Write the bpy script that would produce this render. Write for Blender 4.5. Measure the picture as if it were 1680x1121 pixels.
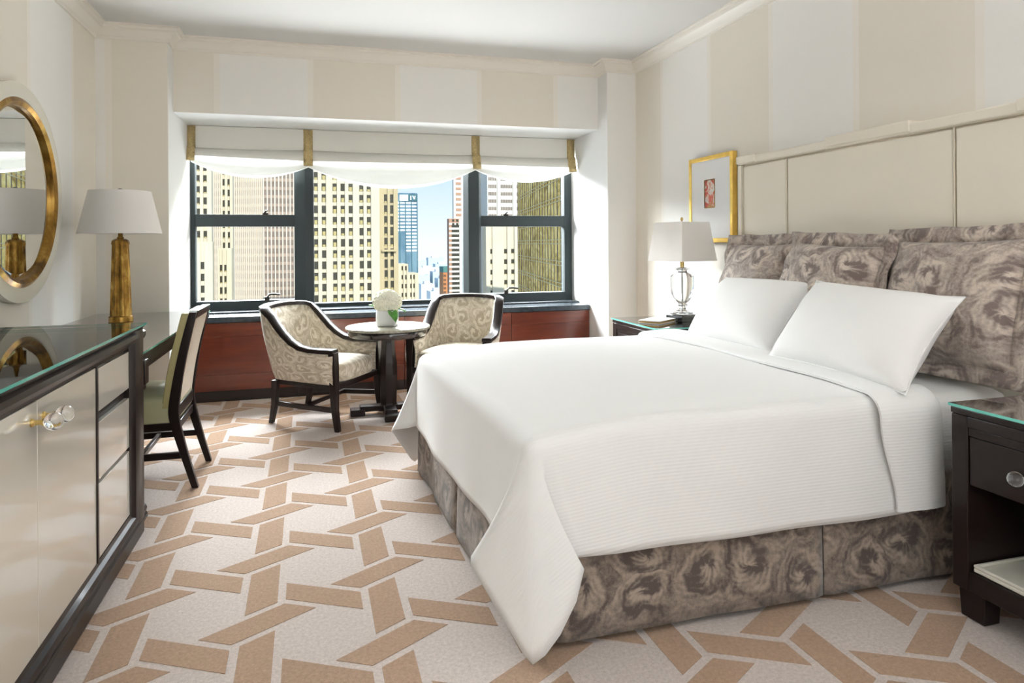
import bpy, bmesh, math, random
from mathutils import Vector, Matrix, noise

R = math.radians
PI = math.pi
random.seed(7)
for o in list(bpy.data.objects):
    bpy.data.objects.remove(o)
S = bpy.context.scene
COL = S.collection

# ------------------------------------------------------------------ camera
cd = bpy.data.cameras.new('camera')
cam = bpy.data.objects.new('camera', cd)
COL.objects.link(cam)
cd.sensor_width = 36.0
cd.lens = 1115.0 * 36.0 / 1680.0
cd.shift_y = -(560.5 - 398.0) / 1680.0
cd.clip_start = 0.05
cd.clip_end = 6000
cam.matrix_world = (Matrix.Translation((0, 0, 1.2)) @ Matrix.Rotation(R(-16), 4, 'Z')
                    @ Matrix.Rotation(R(90), 4, 'X') @ Matrix.Rotation(R(-0.4), 4, 'Z'))
S.camera = cam

# ------------------------------------------------------------------ world
w = bpy.data.worlds.new('sky')
S.world = w
w.use_nodes = True
wn = w.node_tree
wn.nodes.clear()
wo = wn.nodes.new('ShaderNodeOutputWorld')
wb = wn.nodes.new('ShaderNodeBackground')
wt = wn.nodes.new('ShaderNodeTexCoord')
ws = wn.nodes.new('ShaderNodeSeparateXYZ')
wr = wn.nodes.new('ShaderNodeValToRGB')
wr.color_ramp.elements[0].position = 0.0
wr.color_ramp.elements[0].color = (0.86, 0.92, 0.97, 1)
wr.color_ramp.elements[1].position = 0.45
wr.color_ramp.elements[1].color = (0.30, 0.52, 0.85, 1)
e = wr.color_ramp.elements.new(0.10)
e.color = (0.58, 0.74, 0.92, 1)
wn.links.new(wt.outputs['Generated'], ws.inputs[0])
wn.links.new(ws.outputs['Z'], wr.inputs[0])
wn.links.new(wr.outputs[0], wb.inputs[0])
wb.inputs[1].default_value = 0.95
wn.links.new(wb.outputs[0], wo.inputs[0])

# ------------------------------------------------------------------ sun and large lights
sd = bpy.data.lights.new('sun', 'SUN')
sd.energy = 4.6
sd.angle = R(0.6)
sd.color = (1.0, 0.94, 0.82)
so = bpy.data.objects.new('sun', sd)
COL.objects.link(so)
so.rotation_euler = Vector((-0.22, 0.78, -0.58)).to_track_quat('-Z', 'Y').to_euler()

def area_light(name, loc, aim, sx, sy, energy, color=(1, 1, 1)):
    d = bpy.data.lights.new(name, 'AREA')
    d.shape = 'RECTANGLE'
    d.size = sx
    d.size_y = sy
    d.energy = energy
    d.color = color
    o = bpy.data.objects.new(name, d)
    COL.objects.link(o)
    o.location = loc
    o.rotation_euler = (Vector(aim) - Vector(loc)).to_track_quat('-Z', 'Y').to_euler()
    return o

# unseen fill panels added outside the window to brighten the room, higher than any sight line through it
area_light('daylight_fill', (-4.0, 14.0, 5.3), (0.9, 5.0, 1.0), 9.0, 4.2, 8800, (0.97, 0.985, 1.0))
area_light('daylight_fill_high', (0.8, 9.0, 5.5), (0.8, 5.0, 1.0), 13.0, 5.0, 10500, (0.97, 0.985, 1.0))
# added frontal fill behind the camera, no known source there
area_light('rear_fill_light', (0.6, -1.33, 1.2), (0.6, 3.0, 1.2), 2.3, 1.9, 21, (0.93, 0.97, 1.0))

# unseen fill panel added below the window, standing in for street bounce
area_light('street_bounce_fill', (0.8, 13.0, -4.6), (0.8, 5.0, 1.6), 13.0, 5.4, 2500, (0.97, 0.985, 1.0))

# added unseen uplights fill the room off the ceiling (stems built further down)
FILL_TORCH = [(-1.05, 0.35, 26.0), (2.2, 0.45, 30.0), (0.4, -0.9, 44.0)]
for x, y, en in FILL_TORCH:
    lo = area_light('fill_torchiere_light', (x, y, 1.845), (x, y, 2.69), .32, .32, en, (0.95, 0.975, 1.0))
    lo.data.shape = 'DISK'

S.view_settings.view_transform = 'Standard'
S.view_settings.look = 'None'
S.view_settings.gamma = 1.0
S.view_settings.use_curve_mapping = False
S.view_settings.exposure = 0.36
S.cycles.use_denoising = True
S.cycles.max_bounces = 10
S.cycles.diffuse_bounces = 6
S.cycles.glossy_bounces = 5
S.cycles.transmission_bounces = 8
S.cycles.transparent_max_bounces = 12
S.cycles.caustics_reflective = False
S.cycles.caustics_refractive = False
S.cycles.sample_clamp_indirect = 6.0

# ------------------------------------------------------------------ materials
M = {}

def new_mat(name):
    m = bpy.data.materials.new(name)
    m.use_nodes = True
    nt = m.node_tree
    b = nt.nodes['Principled BSDF']
    M[name] = m
    return m, nt, b

def rgba(c):
    return (c[0], c[1], c[2], 1.0)

def obj_coord(nt, scale=(1, 1, 1), use='Object'):
    tc = nt.nodes.new('ShaderNodeTexCoord')
    mp = nt.nodes.new('ShaderNodeMapping')
    mp.inputs['Scale'].default_value = scale
    nt.links.new(tc.outputs[use], mp.inputs['Vector'])
    return mp.outputs['Vector']

def noise_tex(nt, vec, scale, detail=3, rough=0.5, dist=0.0):
    n = nt.nodes.new('ShaderNodeTexNoise')
    n.inputs['Scale'].default_value = scale
    n.inputs['Detail'].default_value = detail
    n.inputs['Roughness'].default_value = rough
    n.inputs['Distortion'].default_value = dist
    if vec is not None:
        nt.links.new(vec, n.inputs['Vector'])
    return n

def ramp(nt, fac, stops):
    r = nt.nodes.new('ShaderNodeValToRGB')
    el = r.color_ramp.elements
    el[0].position, el[0].color = stops[0][0], rgba(stops[0][1])
    el[1].position, el[1].color = stops[-1][0], rgba(stops[-1][1])
    for p, c in stops[1:-1]:
        x = el.new(p)
        x.color = rgba(c)
    nt.links.new(fac, r.inputs[0])
    return r.outputs[0]

def mathn(nt, op, a, b=None):
    n = nt.nodes.new('ShaderNodeMath')
    n.operation = op
    for i, v in enumerate((a, b)):
        if v is None:
            continue
        if isinstance(v, (int, float)):
            n.inputs[i].default_value = v
        else:
            nt.links.new(v, n.inputs[i])
    return n.outputs[0]

def mixc(nt, fac, a, b):
    n = nt.nodes.new('ShaderNodeMix')
    n.data_type = 'RGBA'
    for i, v in ((0, fac), (6, a), (7, b)):
        if isinstance(v, (int, float)):
            n.inputs[i].default_value = v
        elif isinstance(v, tuple):
            n.inputs[i].default_value = rgba(v)
        else:
            nt.links.new(v, n.inputs[i])
    return n.outputs[2]

def bump(nt, b, height, strength=0.3, dist=0.01):
    n = nt.nodes.new('ShaderNodeBump')
    n.inputs['Strength'].default_value = strength
    n.inputs['Distance'].default_value = dist
    nt.links.new(height, n.inputs['Height'])
    nt.links.new(n.outputs[0], b.inputs['Normal'])

def plain(name, col, rough=0.5, metal=0.0, coat=0.0, spec=0.5, var=0.0, vscale=8.0, bmp=0.0):
    m, nt, b = new_mat(name)
    b.inputs['Base Color'].default_value = rgba(col)
    b.inputs['Roughness'].default_value = rough
    b.inputs['Metallic'].default_value = metal
    b.inputs['Coat Weight'].default_value = coat
    b.inputs['Coat Roughness'].default_value = 0.06
    b.inputs['Specular IOR Level'].default_value = spec
    if var > 0 or bmp > 0:
        v = obj_coord(nt)
        n = noise_tex(nt, v, vscale, 4)
        lo = tuple(max(0, c * (1 - var)) for c in col)
        hi = tuple(min(1, c * (1 + var)) for c in col)
        nt.links.new(ramp(nt, n.outputs[0], [(0.3, lo), (0.7, hi)]), b.inputs['Base Color'])
        if bmp > 0:
            bump(nt, b, n.outputs[0], bmp, 0.005)
    return m

def wood(name, c1, c2, axis=2, scale=1.0, rough=0.25, coat=0.5):
    m, nt, b = new_mat(name)
    sc = [14 * scale, 14 * scale, 14 * scale]
    sc[axis] = 1.2 * scale
    v = obj_coord(nt, sc)
    n = noise_tex(nt, v, 2.2, 5, 0.6, 0.6)
    nt.links.new(ramp(nt, n.outputs[0], [(0.32, c1), (0.68, c2)]), b.inputs['Base Color'])
    b.inputs['Roughness'].default_value = rough
    b.inputs['Coat Weight'].default_value = coat
    b.inputs['Coat Roughness'].default_value = 0.08
    return m

def damask(name, dark, light, scale=5.0, rough=0.75, sheen=0.2, contrast=1.0):
    """scrolling leaf print in cloth coordinates: feathered swirls around cell centres, joined by fine stems"""
    m, nt, b = new_mat(name)
    v = obj_coord(nt, (scale, scale, scale), 'UV')
    n = noise_tex(nt, v, 1.3, 2)
    add = nt.nodes.new('ShaderNodeMix')
    add.data_type = 'RGBA'
    add.blend_type = 'LINEAR_LIGHT'
    add.inputs[0].default_value = 0.42
    nt.links.new(v, add.inputs[6])
    nt.links.new(n.outputs['Color'], add.inputs[7])
    vo = nt.nodes.new('ShaderNodeTexVoronoi')
    vo.voronoi_dimensions = '2D'
    vo.inputs['Randomness'].default_value = 0.65
    vo.inputs['Scale'].default_value = 1.0
    nt.links.new(add.outputs[2], vo.inputs['Vector'])
    df = nt.nodes.new('ShaderNodeVectorMath')
    df.operation = 'SUBTRACT'
    nt.links.new(add.outputs[2], df.inputs[0])
    nt.links.new(vo.outputs['Position'], df.inputs[1])
    sp = nt.nodes.new('ShaderNodeSeparateXYZ')
    nt.links.new(df.outputs[0], sp.inputs[0])
    th = mathn(nt, 'ARCTAN2', sp.outputs[1], sp.outputs[0])
    r = vo.outputs['Distance']
    rc = nt.nodes.new('ShaderNodeSeparateColor')
    nt.links.new(vo.outputs['Color'], rc.inputs[0])
    ph = mathn(nt, 'MULTIPLY', rc.outputs[0], 6.283)
    a1 = mathn(nt, 'ADD', mathn(nt, 'ADD', mathn(nt, 'MULTIPLY', th, 1.0), mathn(nt, 'MULTIPLY', r, 14.0)), ph)
    swirl = mathn(nt, 'SINE', a1)
    a2 = mathn(nt, 'ADD', mathn(nt, 'SUBTRACT', mathn(nt, 'MULTIPLY', th, 8.0), mathn(nt, 'MULTIPLY', r, 46.0)), ph)
    fan = mathn(nt, 'SINE', a2)
    ve = nt.nodes.new('ShaderNodeTexVoronoi')
    ve.voronoi_dimensions = '2D'
    ve.feature = 'DISTANCE_TO_EDGE'
    ve.inputs['Randomness'].default_value = 0.65
    ve.inputs['Scale'].default_value = 1.0
    nt.links.new(add.outputs[2], ve.inputs['Vector'])
    stem = mathn(nt, 'SINE', mathn(nt, 'MULTIPLY', ve.outputs['Distance'], 42.0))
    fade = mathn(nt, 'MULTIPLY', mathn(nt, 'SUBTRACT', 0.75, r), 1.5)
    mott = noise_tex(nt, v, 2.2, 5, 0.7)
    grain = noise_tex(nt, v, 16.0, 4, 0.75)
    tot = mathn(nt, 'MULTIPLY', mathn(nt, 'ADD', mathn(nt, 'MULTIPLY', swirl, 0.20), mathn(nt, 'MULTIPLY', fan, 0.07)), fade)
    tot = mathn(nt, 'ADD', tot, mathn(nt, 'MULTIPLY', stem, 0.045))
    tot = mathn(nt, 'ADD', mathn(nt, 'MULTIPLY', tot, contrast), mathn(nt, 'MULTIPLY', mott.outputs[0], 0.55))
    tot = mathn(nt, 'ADD', tot, mathn(nt, 'MULTIPLY', grain.outputs[0], 0.45))
    mid = tuple((a * 0.55 + c * 0.45) for a, c in zip(dark, light))
    nt.links.new(ramp(nt, tot, [(0.36, dark), (0.52, mid), (0.70, light)]), b.inputs['Base Color'])
    b.inputs['Roughness'].default_value = rough
    b.inputs['Sheen Weight'].default_value = sheen
    bump(nt, b, grain.outputs[0], 0.12, 0.002)
    return m

# wall covering: broad tonal stripes with narrow lines between them
def wallpaper(name, axis, offset):
    m, nt, b = new_mat(name)
    tc = nt.nodes.new('ShaderNodeTexCoord')
    sp = nt.nodes.new('ShaderNodeSeparateXYZ')
    nt.links.new(tc.outputs['Object'], sp.inputs[0])
    p = mathn(nt, 'ADD', sp.outputs[axis], -offset + 13.1)
    f = mathn(nt, 'FRACT', mathn(nt, 'DIVIDE', p, 1.31))
    tan, pale, line = (0.81, 0.76, 0.675), (0.865, 0.85, 0.82), (0.86, 0.82, 0.755)
    r = nt.nodes.new('ShaderNodeValToRGB')
    r.color_ramp.interpolation = 'CONSTANT'
    el = r.color_ramp.elements
    el[0].position, el[0].color = 0.0, rgba(tan)
    el[1].position, el[1].color = 0.965, rgba(line)
    for pos, c in ((0.465, line), (0.5, pale)):
        x = el.new(pos)
        x.color = rgba(c)
    nt.links.new(f, r.inputs[0])
    nt.links.new(r.outputs[0], b.inputs['Base Color'])
    b.inputs['Roughness'].default_value = 0.55
    n = noise_tex(nt, obj_coord(nt, (60, 60, 4)), 8, 3)
    bump(nt, b, n.outputs[0], 0.06, 0.003)
    return m

wallpaper('paper_x', 0, -0.02)
wallpaper('paper_y', 1, 3.44)
plain('white_paint', (0.78, 0.78, 0.77), 0.45)
plain('ceiling_paint', (0.66, 0.66, 0.65), 0.7)
plain('crown_paint', (0.80, 0.765, 0.70), 0.4)
plain('espresso', (0.012, 0.0068, 0.0058), 0.30, coat=0.08, spec=0.22)
plain('espresso_satin', (0.014, 0.008, 0.007), 0.35, coat=0.2)
plain('black_lacquer', (0.012, 0.009, 0.009), 0.15, coat=0.8)
plain('window_metal', (0.042, 0.052, 0.055), 0.6, 0.0, spec=0.12)
plain('bronze_dark', (0.03, 0.026, 0.022), 0.35, 0.6)
plain('sill_stone', (0.035, 0.045, 0.055), 0.22, coat=0.1, spec=0.3, var=0.25, vscale=30)
wood('cherry', (0.088, 0.0135, 0.0045), (0.155, 0.027, 0.009), 0, 0.8, 0.28, 0.3)
plain('lacquer_cream', (0.74, 0.715, 0.64), 0.10, coat=1.0)
plain('white_lacquer', (0.77, 0.755, 0.70), 0.10, coat=1.0)
plain('ivory', (0.78, 0.76, 0.67), 0.25, coat=0.4)
plain('brass', (0.72, 0.52, 0.20), 0.25, 1.0)
plain('gold_leaf', (0.83, 0.56, 0.14), 0.30, 1.0, var=0.12, vscale=20)
plain('mat_board', (0.86, 0.86, 0.86), 0.8)
plain('leather_cream', (0.83, 0.77, 0.66), 0.5)
plain('piping', (0.60, 0.54, 0.44), 0.5)
plain('chair_vinyl', (0.36, 0.32, 0.15), 0.32, coat=0.15)
plain('seat_vinyl', (0.40, 0.40, 0.25), 0.28, coat=0.2)
plain('shade_linen', (0.87, 0.84, 0.81), 0.85, bmp=0.05, vscale=200)
plain('lamp_black', (0.010, 0.012, 0.014), 0.12, coat=0.6)
plain('paper_white', (0.82, 0.82, 0.82), 0.6)
plain('card_tan', (0.46, 0.30, 0.10), 0.6)
plain('ceramic', (0.82, 0.84, 0.86), 0.12, coat=0.5)
plain('leaf_green', (0.06, 0.22, 0.025), 0.4, var=0.4, vscale=30)
plain('petal', (0.88, 0.87, 0.74), 0.6, var=0.10, vscale=25)
plain('tan_tape', (0.46, 0.35, 0.16), 0.7, var=0.25, vscale=120)
plain('chrome', (0.7, 0.7, 0.7), 0.15, 1.0)
damask('sham_fabric', (0.148, 0.110, 0.098), (0.57, 0.485, 0.415), 5.2)
damask('skirt_fabric', (0.066, 0.047, 0.040), (0.31, 0.25, 0.20), 5.0)
damask('chair_fabric', (0.42, 0.35, 0.255), (0.74, 0.68, 0.57), 8.0, contrast=1.25)

# carpet, light ground and brown bands
for nm, c in (('carpet_ground', (0.63, 0.55, 0.51)), ('carpet_band', (0.41, 0.27, 0.18))):
    m, nt, b = new_mat(nm)
    v = obj_coord(nt)
    n = noise_tex(nt, v, 90, 4, 0.7)
    n2 = noise_tex(nt, v, 420, 3, 0.8)
    t = mathn(nt, 'ADD', mathn(nt, 'MULTIPLY', n.outputs[0], 0.5), mathn(nt, 'MULTIPLY', n2.outputs[0], 0.5))
    nt.links.new(ramp(nt, t, [(0.34, tuple(x * 0.66 for x in c)), (0.64, tuple(x * 1.18 for x in c))]), b.inputs['Base Color'])
    b.inputs['Roughness'].default_value = 0.95
    b.inputs['Specular IOR Level'].default_value = 0.1
    b.inputs['Sheen Weight'].default_value = 0.15
    bump(nt, b, t, 0.7, 0.008)

# white ribbed cotton, ribs laid out in cloth coordinates
def cotton(name, rib):
    m, nt, b = new_mat(name)
    b.inputs['Base Color'].default_value = (0.88, 0.88, 0.875, 1) if not rib else (0.82, 0.82, 0.815, 1)
    b.inputs['Roughness'].default_value = 0.85
    b.inputs['Specular IOR Level'].default_value = 0.2
    b.inputs['Sheen Weight'].default_value = 0.1
    if rib:
        tc = nt.nodes.new('ShaderNodeTexCoord')
        sp = nt.nodes.new('ShaderNodeSeparateXYZ')
        nt.links.new(tc.outputs['UV'], sp.inputs[0])
        s = mathn(nt, 'SINE', mathn(nt, 'MULTIPLY', sp.outputs[1], 2 * PI / 0.0105))
        bump(nt, b, s, 0.16, 0.0012)
    else:
        n = noise_tex(nt, obj_coord(nt), 7, 2)
        bump(nt, b, n.outputs[0], 0.08, 0.02)
    return m
cotton('coverlet_cotton', True)
cotton('pillow_cotton', False)

# blinds: fabric that lets daylight through
m, nt, b = new_mat('blind_fabric')
out = nt.nodes['Material Output']
b.inputs['Base Color'].default_value = (0.80, 0.80, 0.76, 1)
b.inputs['Roughness'].default_value = 0.9
tr = nt.nodes.new('ShaderNodeBsdfTranslucent')
tr.inputs[0].default_value = (0.85, 0.87, 0.88, 1)
mx = nt.nodes.new('ShaderNodeMixShader')
mx.inputs[0].default_value = 0.13
nt.links.new(b.outputs[0], mx.inputs[1])
nt.links.new(tr.outputs[0], mx.inputs[2])
nt.links.new(mx.outputs[0], out.inputs[0])

plain('blind_lined', (0.70, 0.69, 0.64), 0.9)

# woven cane back of the desk chair
m, nt, b = new_mat('weave')
v = obj_coord(nt, (1, 1, 1))
sp = nt.nodes.new('ShaderNodeSeparateXYZ')
nt.links.new(v, sp.inputs[0])
a1 = mathn(nt, 'SINE', mathn(nt, 'MULTIPLY', mathn(nt, 'ADD', sp.outputs[1], sp.outputs[2]), 420.0))
a2 = mathn(nt, 'SINE', mathn(nt, 'MULTIPLY', mathn(nt, 'SUBTRACT', sp.outputs[1], sp.outputs[2]), 420.0))
t = mathn(nt, 'MULTIPLY', a1, a2)
nt.links.new(ramp(nt, t, [(0.0, (0.50, 0.42, 0.33)), (0.6, (0.72, 0.65, 0.56))]), b.inputs['Base Color'])
b.inputs['Roughness'].default_value = 0.8
bump(nt, b, t, 0.5, 0.003)

# window glass and clear plate glass
def pane_mat(name, tint, ior):
    m, nt, b = new_mat(name)
    out = nt.nodes['Material Output']
    tp = nt.nodes.new('ShaderNodeBsdfTransparent')
    tp.inputs[0].default_value = rgba(tint)
    gl = nt.nodes.new('ShaderNodeBsdfGlossy')
    gl.inputs['Roughness'].default_value = 0.02
    fr = nt.nodes.new('ShaderNodeFresnel')
    fr.inputs[0].default_value = ior
    mx = nt.nodes.new('ShaderNodeMixShader')
    nt.links.new(fr.outputs[0], mx.inputs[0])
    nt.links.new(tp.outputs[0], mx.inputs[1])
    nt.links.new(gl.outputs[0], mx.inputs[2])
    nt.links.new(mx.outputs[0], out.inputs[0])
pane_mat('window_glass', (0.97, 0.985, 0.98), 1.16)
pane_mat('plate_glass', (0.80, 0.93, 0.89), 1.5)
plain('glass_edge', (0.13, 0.50, 0.43), 0.12, coat=0.6)
m, nt, b = new_mat('crystal')
b.inputs['Base Color'].default_value = (0.97, 0.98, 0.98, 1)
b.inputs['Transmission Weight'].default_value = 1.0
b.inputs['Roughness'].default_value = 0.01
b.inputs['IOR'].default_value = 1.46
m, nt, b = new_mat('mirror_glass')
b.inputs['Base Color'].default_value = (0.93, 0.94, 0.93, 1)
b.inputs['Metallic'].default_value = 1.0
b.inputs['Roughness'].default_value = 0.01
# aged bronze of lamp and mirror ring
for nm, sc_ in (('lamp_bronze', 18.0), ('ring_bronze', 9.0)):
    m, nt, b = new_mat(nm)
    n = noise_tex(nt, obj_coord(nt, (1, 1, 0.5)), sc_, 4, 0.6, 0.4)
    nt.links.new(ramp(nt, n.outputs[0], [(0.32, (0.075, 0.035, 0.008)), (0.52, (0.30, 0.16, 0.03)), (0.72, (0.62, 0.42, 0.12))]), b.inputs['Base Color'])
    b.inputs['Metallic'].default_value = 0.85
    b.inputs['Roughness'].default_value = 0.28
# table top stone
m, nt, b = new_mat('table_stone')
n = noise_tex(nt, obj_coord(nt), 60, 5, 0.7)
nt.links.new(ramp(nt, n.outputs[0], [(0.35, (0.17, 0.16, 0.12)), (0.65, (0.36, 0.34, 0.27))]), b.inputs['Base Color'])
b.inputs['Roughness'].default_value = 0.3
# little red and amber painting
m, nt, b = new_mat('painting')
v = obj_coord(nt)
n = noise_tex(nt, v, 16, 3, 0.5, 1.4)
n2 = noise_tex(nt, v, 9, 2, 0.5, 0.6)
base = ramp(nt, n.outputs[0], [(0.43, (0.78, 0.76, 0.70)), (0.49, (0.72, 0.30, 0.20)), (0.57, (0.60, 0.05, 0.03)), (0.70, (0.66, 0.16, 0.10))])
m2 = ramp(nt, n2.outputs[0], [(0.52, (0, 0, 0)), (0.66, (1, 1, 1))])
nt.links.new(mixc(nt, m2, base, (0.55, 0.36, 0.12)), b.inputs['Base Color'])

# exterior
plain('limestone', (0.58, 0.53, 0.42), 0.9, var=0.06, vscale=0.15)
plain('limestone_shade', (0.46, 0.39, 0.25), 0.9, var=0.06, vscale=0.15)  # limestone with the shade of the turned wing put into its colour
plain('white_stone', (0.62, 0.60, 0.55), 0.9, var=0.05, vscale=0.12)
plain('fin_stone', (0.68, 0.60, 0.50), 0.9)
plain('dark_window', (0.035, 0.033, 0.022), 0.4)
plain('window_blind', (0.42, 0.36, 0.17), 0.8)
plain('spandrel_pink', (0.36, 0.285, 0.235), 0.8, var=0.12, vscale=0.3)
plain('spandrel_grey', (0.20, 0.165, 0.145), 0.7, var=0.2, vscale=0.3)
plain('brown_brick', (0.42, 0.25, 0.17), 0.9)
plain('orange_brick', (0.50, 0.21, 0.085), 0.9)
plain('green_roof', (0.08, 0.20, 0.19), 0.8)
plain('sign_white', (0.75, 0.78, 0.80), 0.6)
plain('sign_teal', (0.03, 0.12, 0.15), 0.5)
plain('city_ground', (0.45, 0.52, 0.56), 1.0, var=0.35, vscale=0.02)  # pale blue of distance haze mixed into the ground colour
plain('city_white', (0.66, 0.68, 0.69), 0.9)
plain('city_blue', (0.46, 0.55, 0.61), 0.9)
plain('mullion_gold', (0.55, 0.47, 0.25), 0.5)
m, nt, b = new_mat('blue_glass')
v = obj_coord(nt, (0.06, 0.06, 0.035))
n = noise_tex(nt, v, 1.0, 3, 0.6)
nt.links.new(ramp(nt, n.outputs[0], [(0.38, (0.035, 0.11, 0.18)), (0.6, (0.17, 0.28, 0.35))]), b.inputs['Base Color'])
b.inputs['Roughness'].default_value = 0.25
# curtain wall with reflections of tan towers painted into its colour
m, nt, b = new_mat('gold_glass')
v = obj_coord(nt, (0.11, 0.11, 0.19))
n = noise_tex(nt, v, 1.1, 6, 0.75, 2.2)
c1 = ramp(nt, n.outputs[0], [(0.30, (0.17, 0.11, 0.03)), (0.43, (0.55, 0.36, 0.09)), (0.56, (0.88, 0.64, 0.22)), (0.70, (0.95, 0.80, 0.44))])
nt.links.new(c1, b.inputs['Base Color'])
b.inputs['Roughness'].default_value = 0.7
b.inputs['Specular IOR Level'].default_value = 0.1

# ------------------------------------------------------------------ mesh builder
class MB:
    def __init__(self):
        self.v, self.f, self.mi = [], [], []
        self.uv = None

    def add(self, vs, fs, mi=0):
        o = len(self.v)
        self.v += [tuple(p) for p in vs]
        for f in fs:
            self.f.append(tuple(i + o for i in f))
            self.mi.append(mi)
        return self

    def box(self, x0, x1, y0, y1, z0, z1, mi=0):
        vs = [(x0, y0, z0), (x1, y0, z0), (x1, y1, z0), (x0, y1, z0), (x0, y0, z1), (x1, y0, z1), (x1, y1, z1), (x0, y1, z1)]
        return self.add(vs, [(0, 3, 2, 1), (4, 5, 6, 7), (0, 1, 5, 4), (1, 2, 6, 5), (2, 3, 7, 6), (3, 0, 4, 7)], mi)

    def hexa(self, bot, top, mi=0):
        """solid between two loops of equal length (bottom counter-clockwise seen from above)"""
        n = len(bot)
        fs = [tuple(reversed(range(n))), tuple(range(n, 2 * n))]
        for i in range(n):
            j = (i + 1) % n
            fs.append((i, j, n + j, n + i))
        return self.add(list(bot) + list(top), fs, mi)

    def loft(self, rings, closed=True, caps=True, mi=0):
        n = len(rings[0])
        vs = [p for r in rings for p in r]
        fs = []
        for k in range(len(rings) - 1):
            for i in range(n if closed else n - 1):
                j = (i + 1) % n
                fs.append((k * n + i, k * n + j, (k + 1) * n + j, (k + 1) * n + i))
        if caps and closed:
            fs.append(tuple(reversed(range(n))))
            fs.append(tuple((len(rings) - 1) * n + i for i in range(n)))
        return self.add(vs, fs, mi)

    def lathe(self, prof, n=32, cx=0, cy=0, ph=0.0, mi=0, caps=True):
        rings = [[(cx + r * math.cos(2 * PI * i / n + ph), cy + r * math.sin(2 * PI * i / n + ph), z) for i in range(n)] for r, z in prof]
        return self.loft(rings, True, caps, mi)

    def sweep(self, path, section, up=Vector((0, 0, 1)), closed=False, mi=0, scales=None):
        """section: list of (a, b); a along the side vector, b along up-ish normal"""
        P = [Vector(p) for p in path]
        rings = []
        for k, p in enumerate(P):
            if closed:
                t = P[(k + 1) % len(P)] - P[k - 1]
            else:
                t = P[min(k + 1, len(P) - 1)] - P[max(k - 1, 0)]
            t.normalize()
            u_ = up(k) if callable(up) else up
            side = t.cross(u_)
            if side.length < 1e-5:
                side = Vector((1, 0, 0))
            side.normalize()
            nn = side.cross(t)
            s = scales[k] if scales else 1.0
            rings.append([p + side * (a * s) + nn * (b * s) for a, b in section])
        if closed:
            rings.append(rings[0])
        return self.loft(rings, True, not closed, mi)

    def tube(self, path, r, n=10, mi=0, closed=False):
        sec = [(math.cos(2 * PI * i / n), math.sin(2 * PI * i / n)) for i in range(n)]
        if isinstance(r, (int, float)):
            r = [r] * len(path)
        up = Vector((0.13, 0.21, 0.97))
        P = [Vector(p) for p in path]
        d = (P[-1] - P[0]).normalized() if (P[-1] - P[0]).length > 1e-6 else Vector((1, 0, 0))
        if abs(d.dot(up)) > 0.9:
            up = Vector((0.95, 0.2, 0.1))
        return self.sweep(path, sec, up, closed, mi, scales=r)

    def grid(self, fn, nu, nv, mi=0, uvfn=None):
        vs = [fn(i / nu, j / nv) for i in range(nu + 1) for j in range(nv + 1)]
        fs = []
        for i in range(nu):
            for j in range(nv):
                a = i * (nv + 1) + j
                fs.append((a, a + nv + 1, a + nv + 2, a + 1))
        return self.add(vs, fs, mi)

    def sphere(self, c, r, n=16, m=10, sz=1.0, mi=0):
        rings = []
        for k in range(1, m):
            a = PI * k / m
            rings.append([(c[0] + r * math.sin(a) * math.cos(2 * PI * i / n), c[1] + r * math.sin(a) * math.sin(2 * PI * i / n), c[2] - r * sz * math.cos(a)) for i in range(n)])
        return self.loft(rings, True, True, mi)

    def build(self, name, mat, parent=None, smooth=True, bevel=0.0, seg=2, subsurf=0, solid=0.0, merge=False, loc=None, angle=38, uvs=None):
        me = bpy.data.meshes.new(name)
        me.from_pydata(self.v, [], self.f)
        mats = mat if isinstance(mat, (list, tuple)) else [mat]
        for k in mats:
            me.materials.append(M[k])
        me.polygons.foreach_set('material_index', self.mi)
        if uvs:
            ul = me.uv_layers.new(name='cloth')
            for lp in me.loops:
                ul.data[lp.index].uv = uvs[lp.vertex_index]
        if merge:
            bm = bmesh.new()
            bm.from_mesh(me)
            bmesh.ops.remove_doubles(bm, verts=bm.verts, dist=1e-5)
            bm.to_mesh(me)
            bm.free()
        bm = bmesh.new()
        bm.from_mesh(me)
        bmesh.ops.recalc_face_normals(bm, faces=bm.faces)
        bm.to_mesh(me)
        bm.free()
        if smooth:
            me.polygons.foreach_set('use_smooth', [True] * len(me.polygons))
            me.set_sharp_from_angle(angle=R(angle))
        me.update()
        o = bpy.data.objects.new(name, me)
        COL.objects.link(o)
        if parent is not None:
            o.parent = parent
        if loc is not None:
            o.location = loc
        if solid:
            md = o.modifiers.new('thickness', 'SOLIDIFY')
            md.thickness = solid
            md.offset = 0
        if bevel:
            md = o.modifiers.new('edges', 'BEVEL')
            md.width = bevel
            md.segments = seg
            md.limit_method = 'ANGLE'
            md.angle_limit = R(40)
        if subsurf:
            md = o.modifiers.new('smooth', 'SUBSURF')
            md.levels = subsurf
            md.render_levels = subsurf
        return o

def tag(o, label=None, cat=None, group=None, kind=None):
    if label:
        o['label'] = label
    if cat:
        o['category'] = cat
    if group:
        o['group'] = group
    if kind:
        o['kind'] = kind
    return o

def thing(name, label, cat, loc=(0, 0, 0), rz=0.0, group=None):
    o = bpy.data.objects.new(name, None)
    COL.objects.link(o)
    o.empty_display_size = 0.1
    o.location = loc
    o.rotation_euler = (0, 0, rz)
    return tag(o, label, cat, group)

def copy_tree(o, parent=None):
    c = o.copy()
    COL.objects.link(c)
    c.parent = parent
    for ch in o.children:
        copy_tree(ch, c)
    return c

def box_part(name, mat, parent, x0, x1, y0, y1, z0, z1, bevel=0.003, **k):
    return MB().box(x0, x1, y0, y1, z0, z1).build(name, mat, parent, bevel=bevel, **k)

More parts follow.
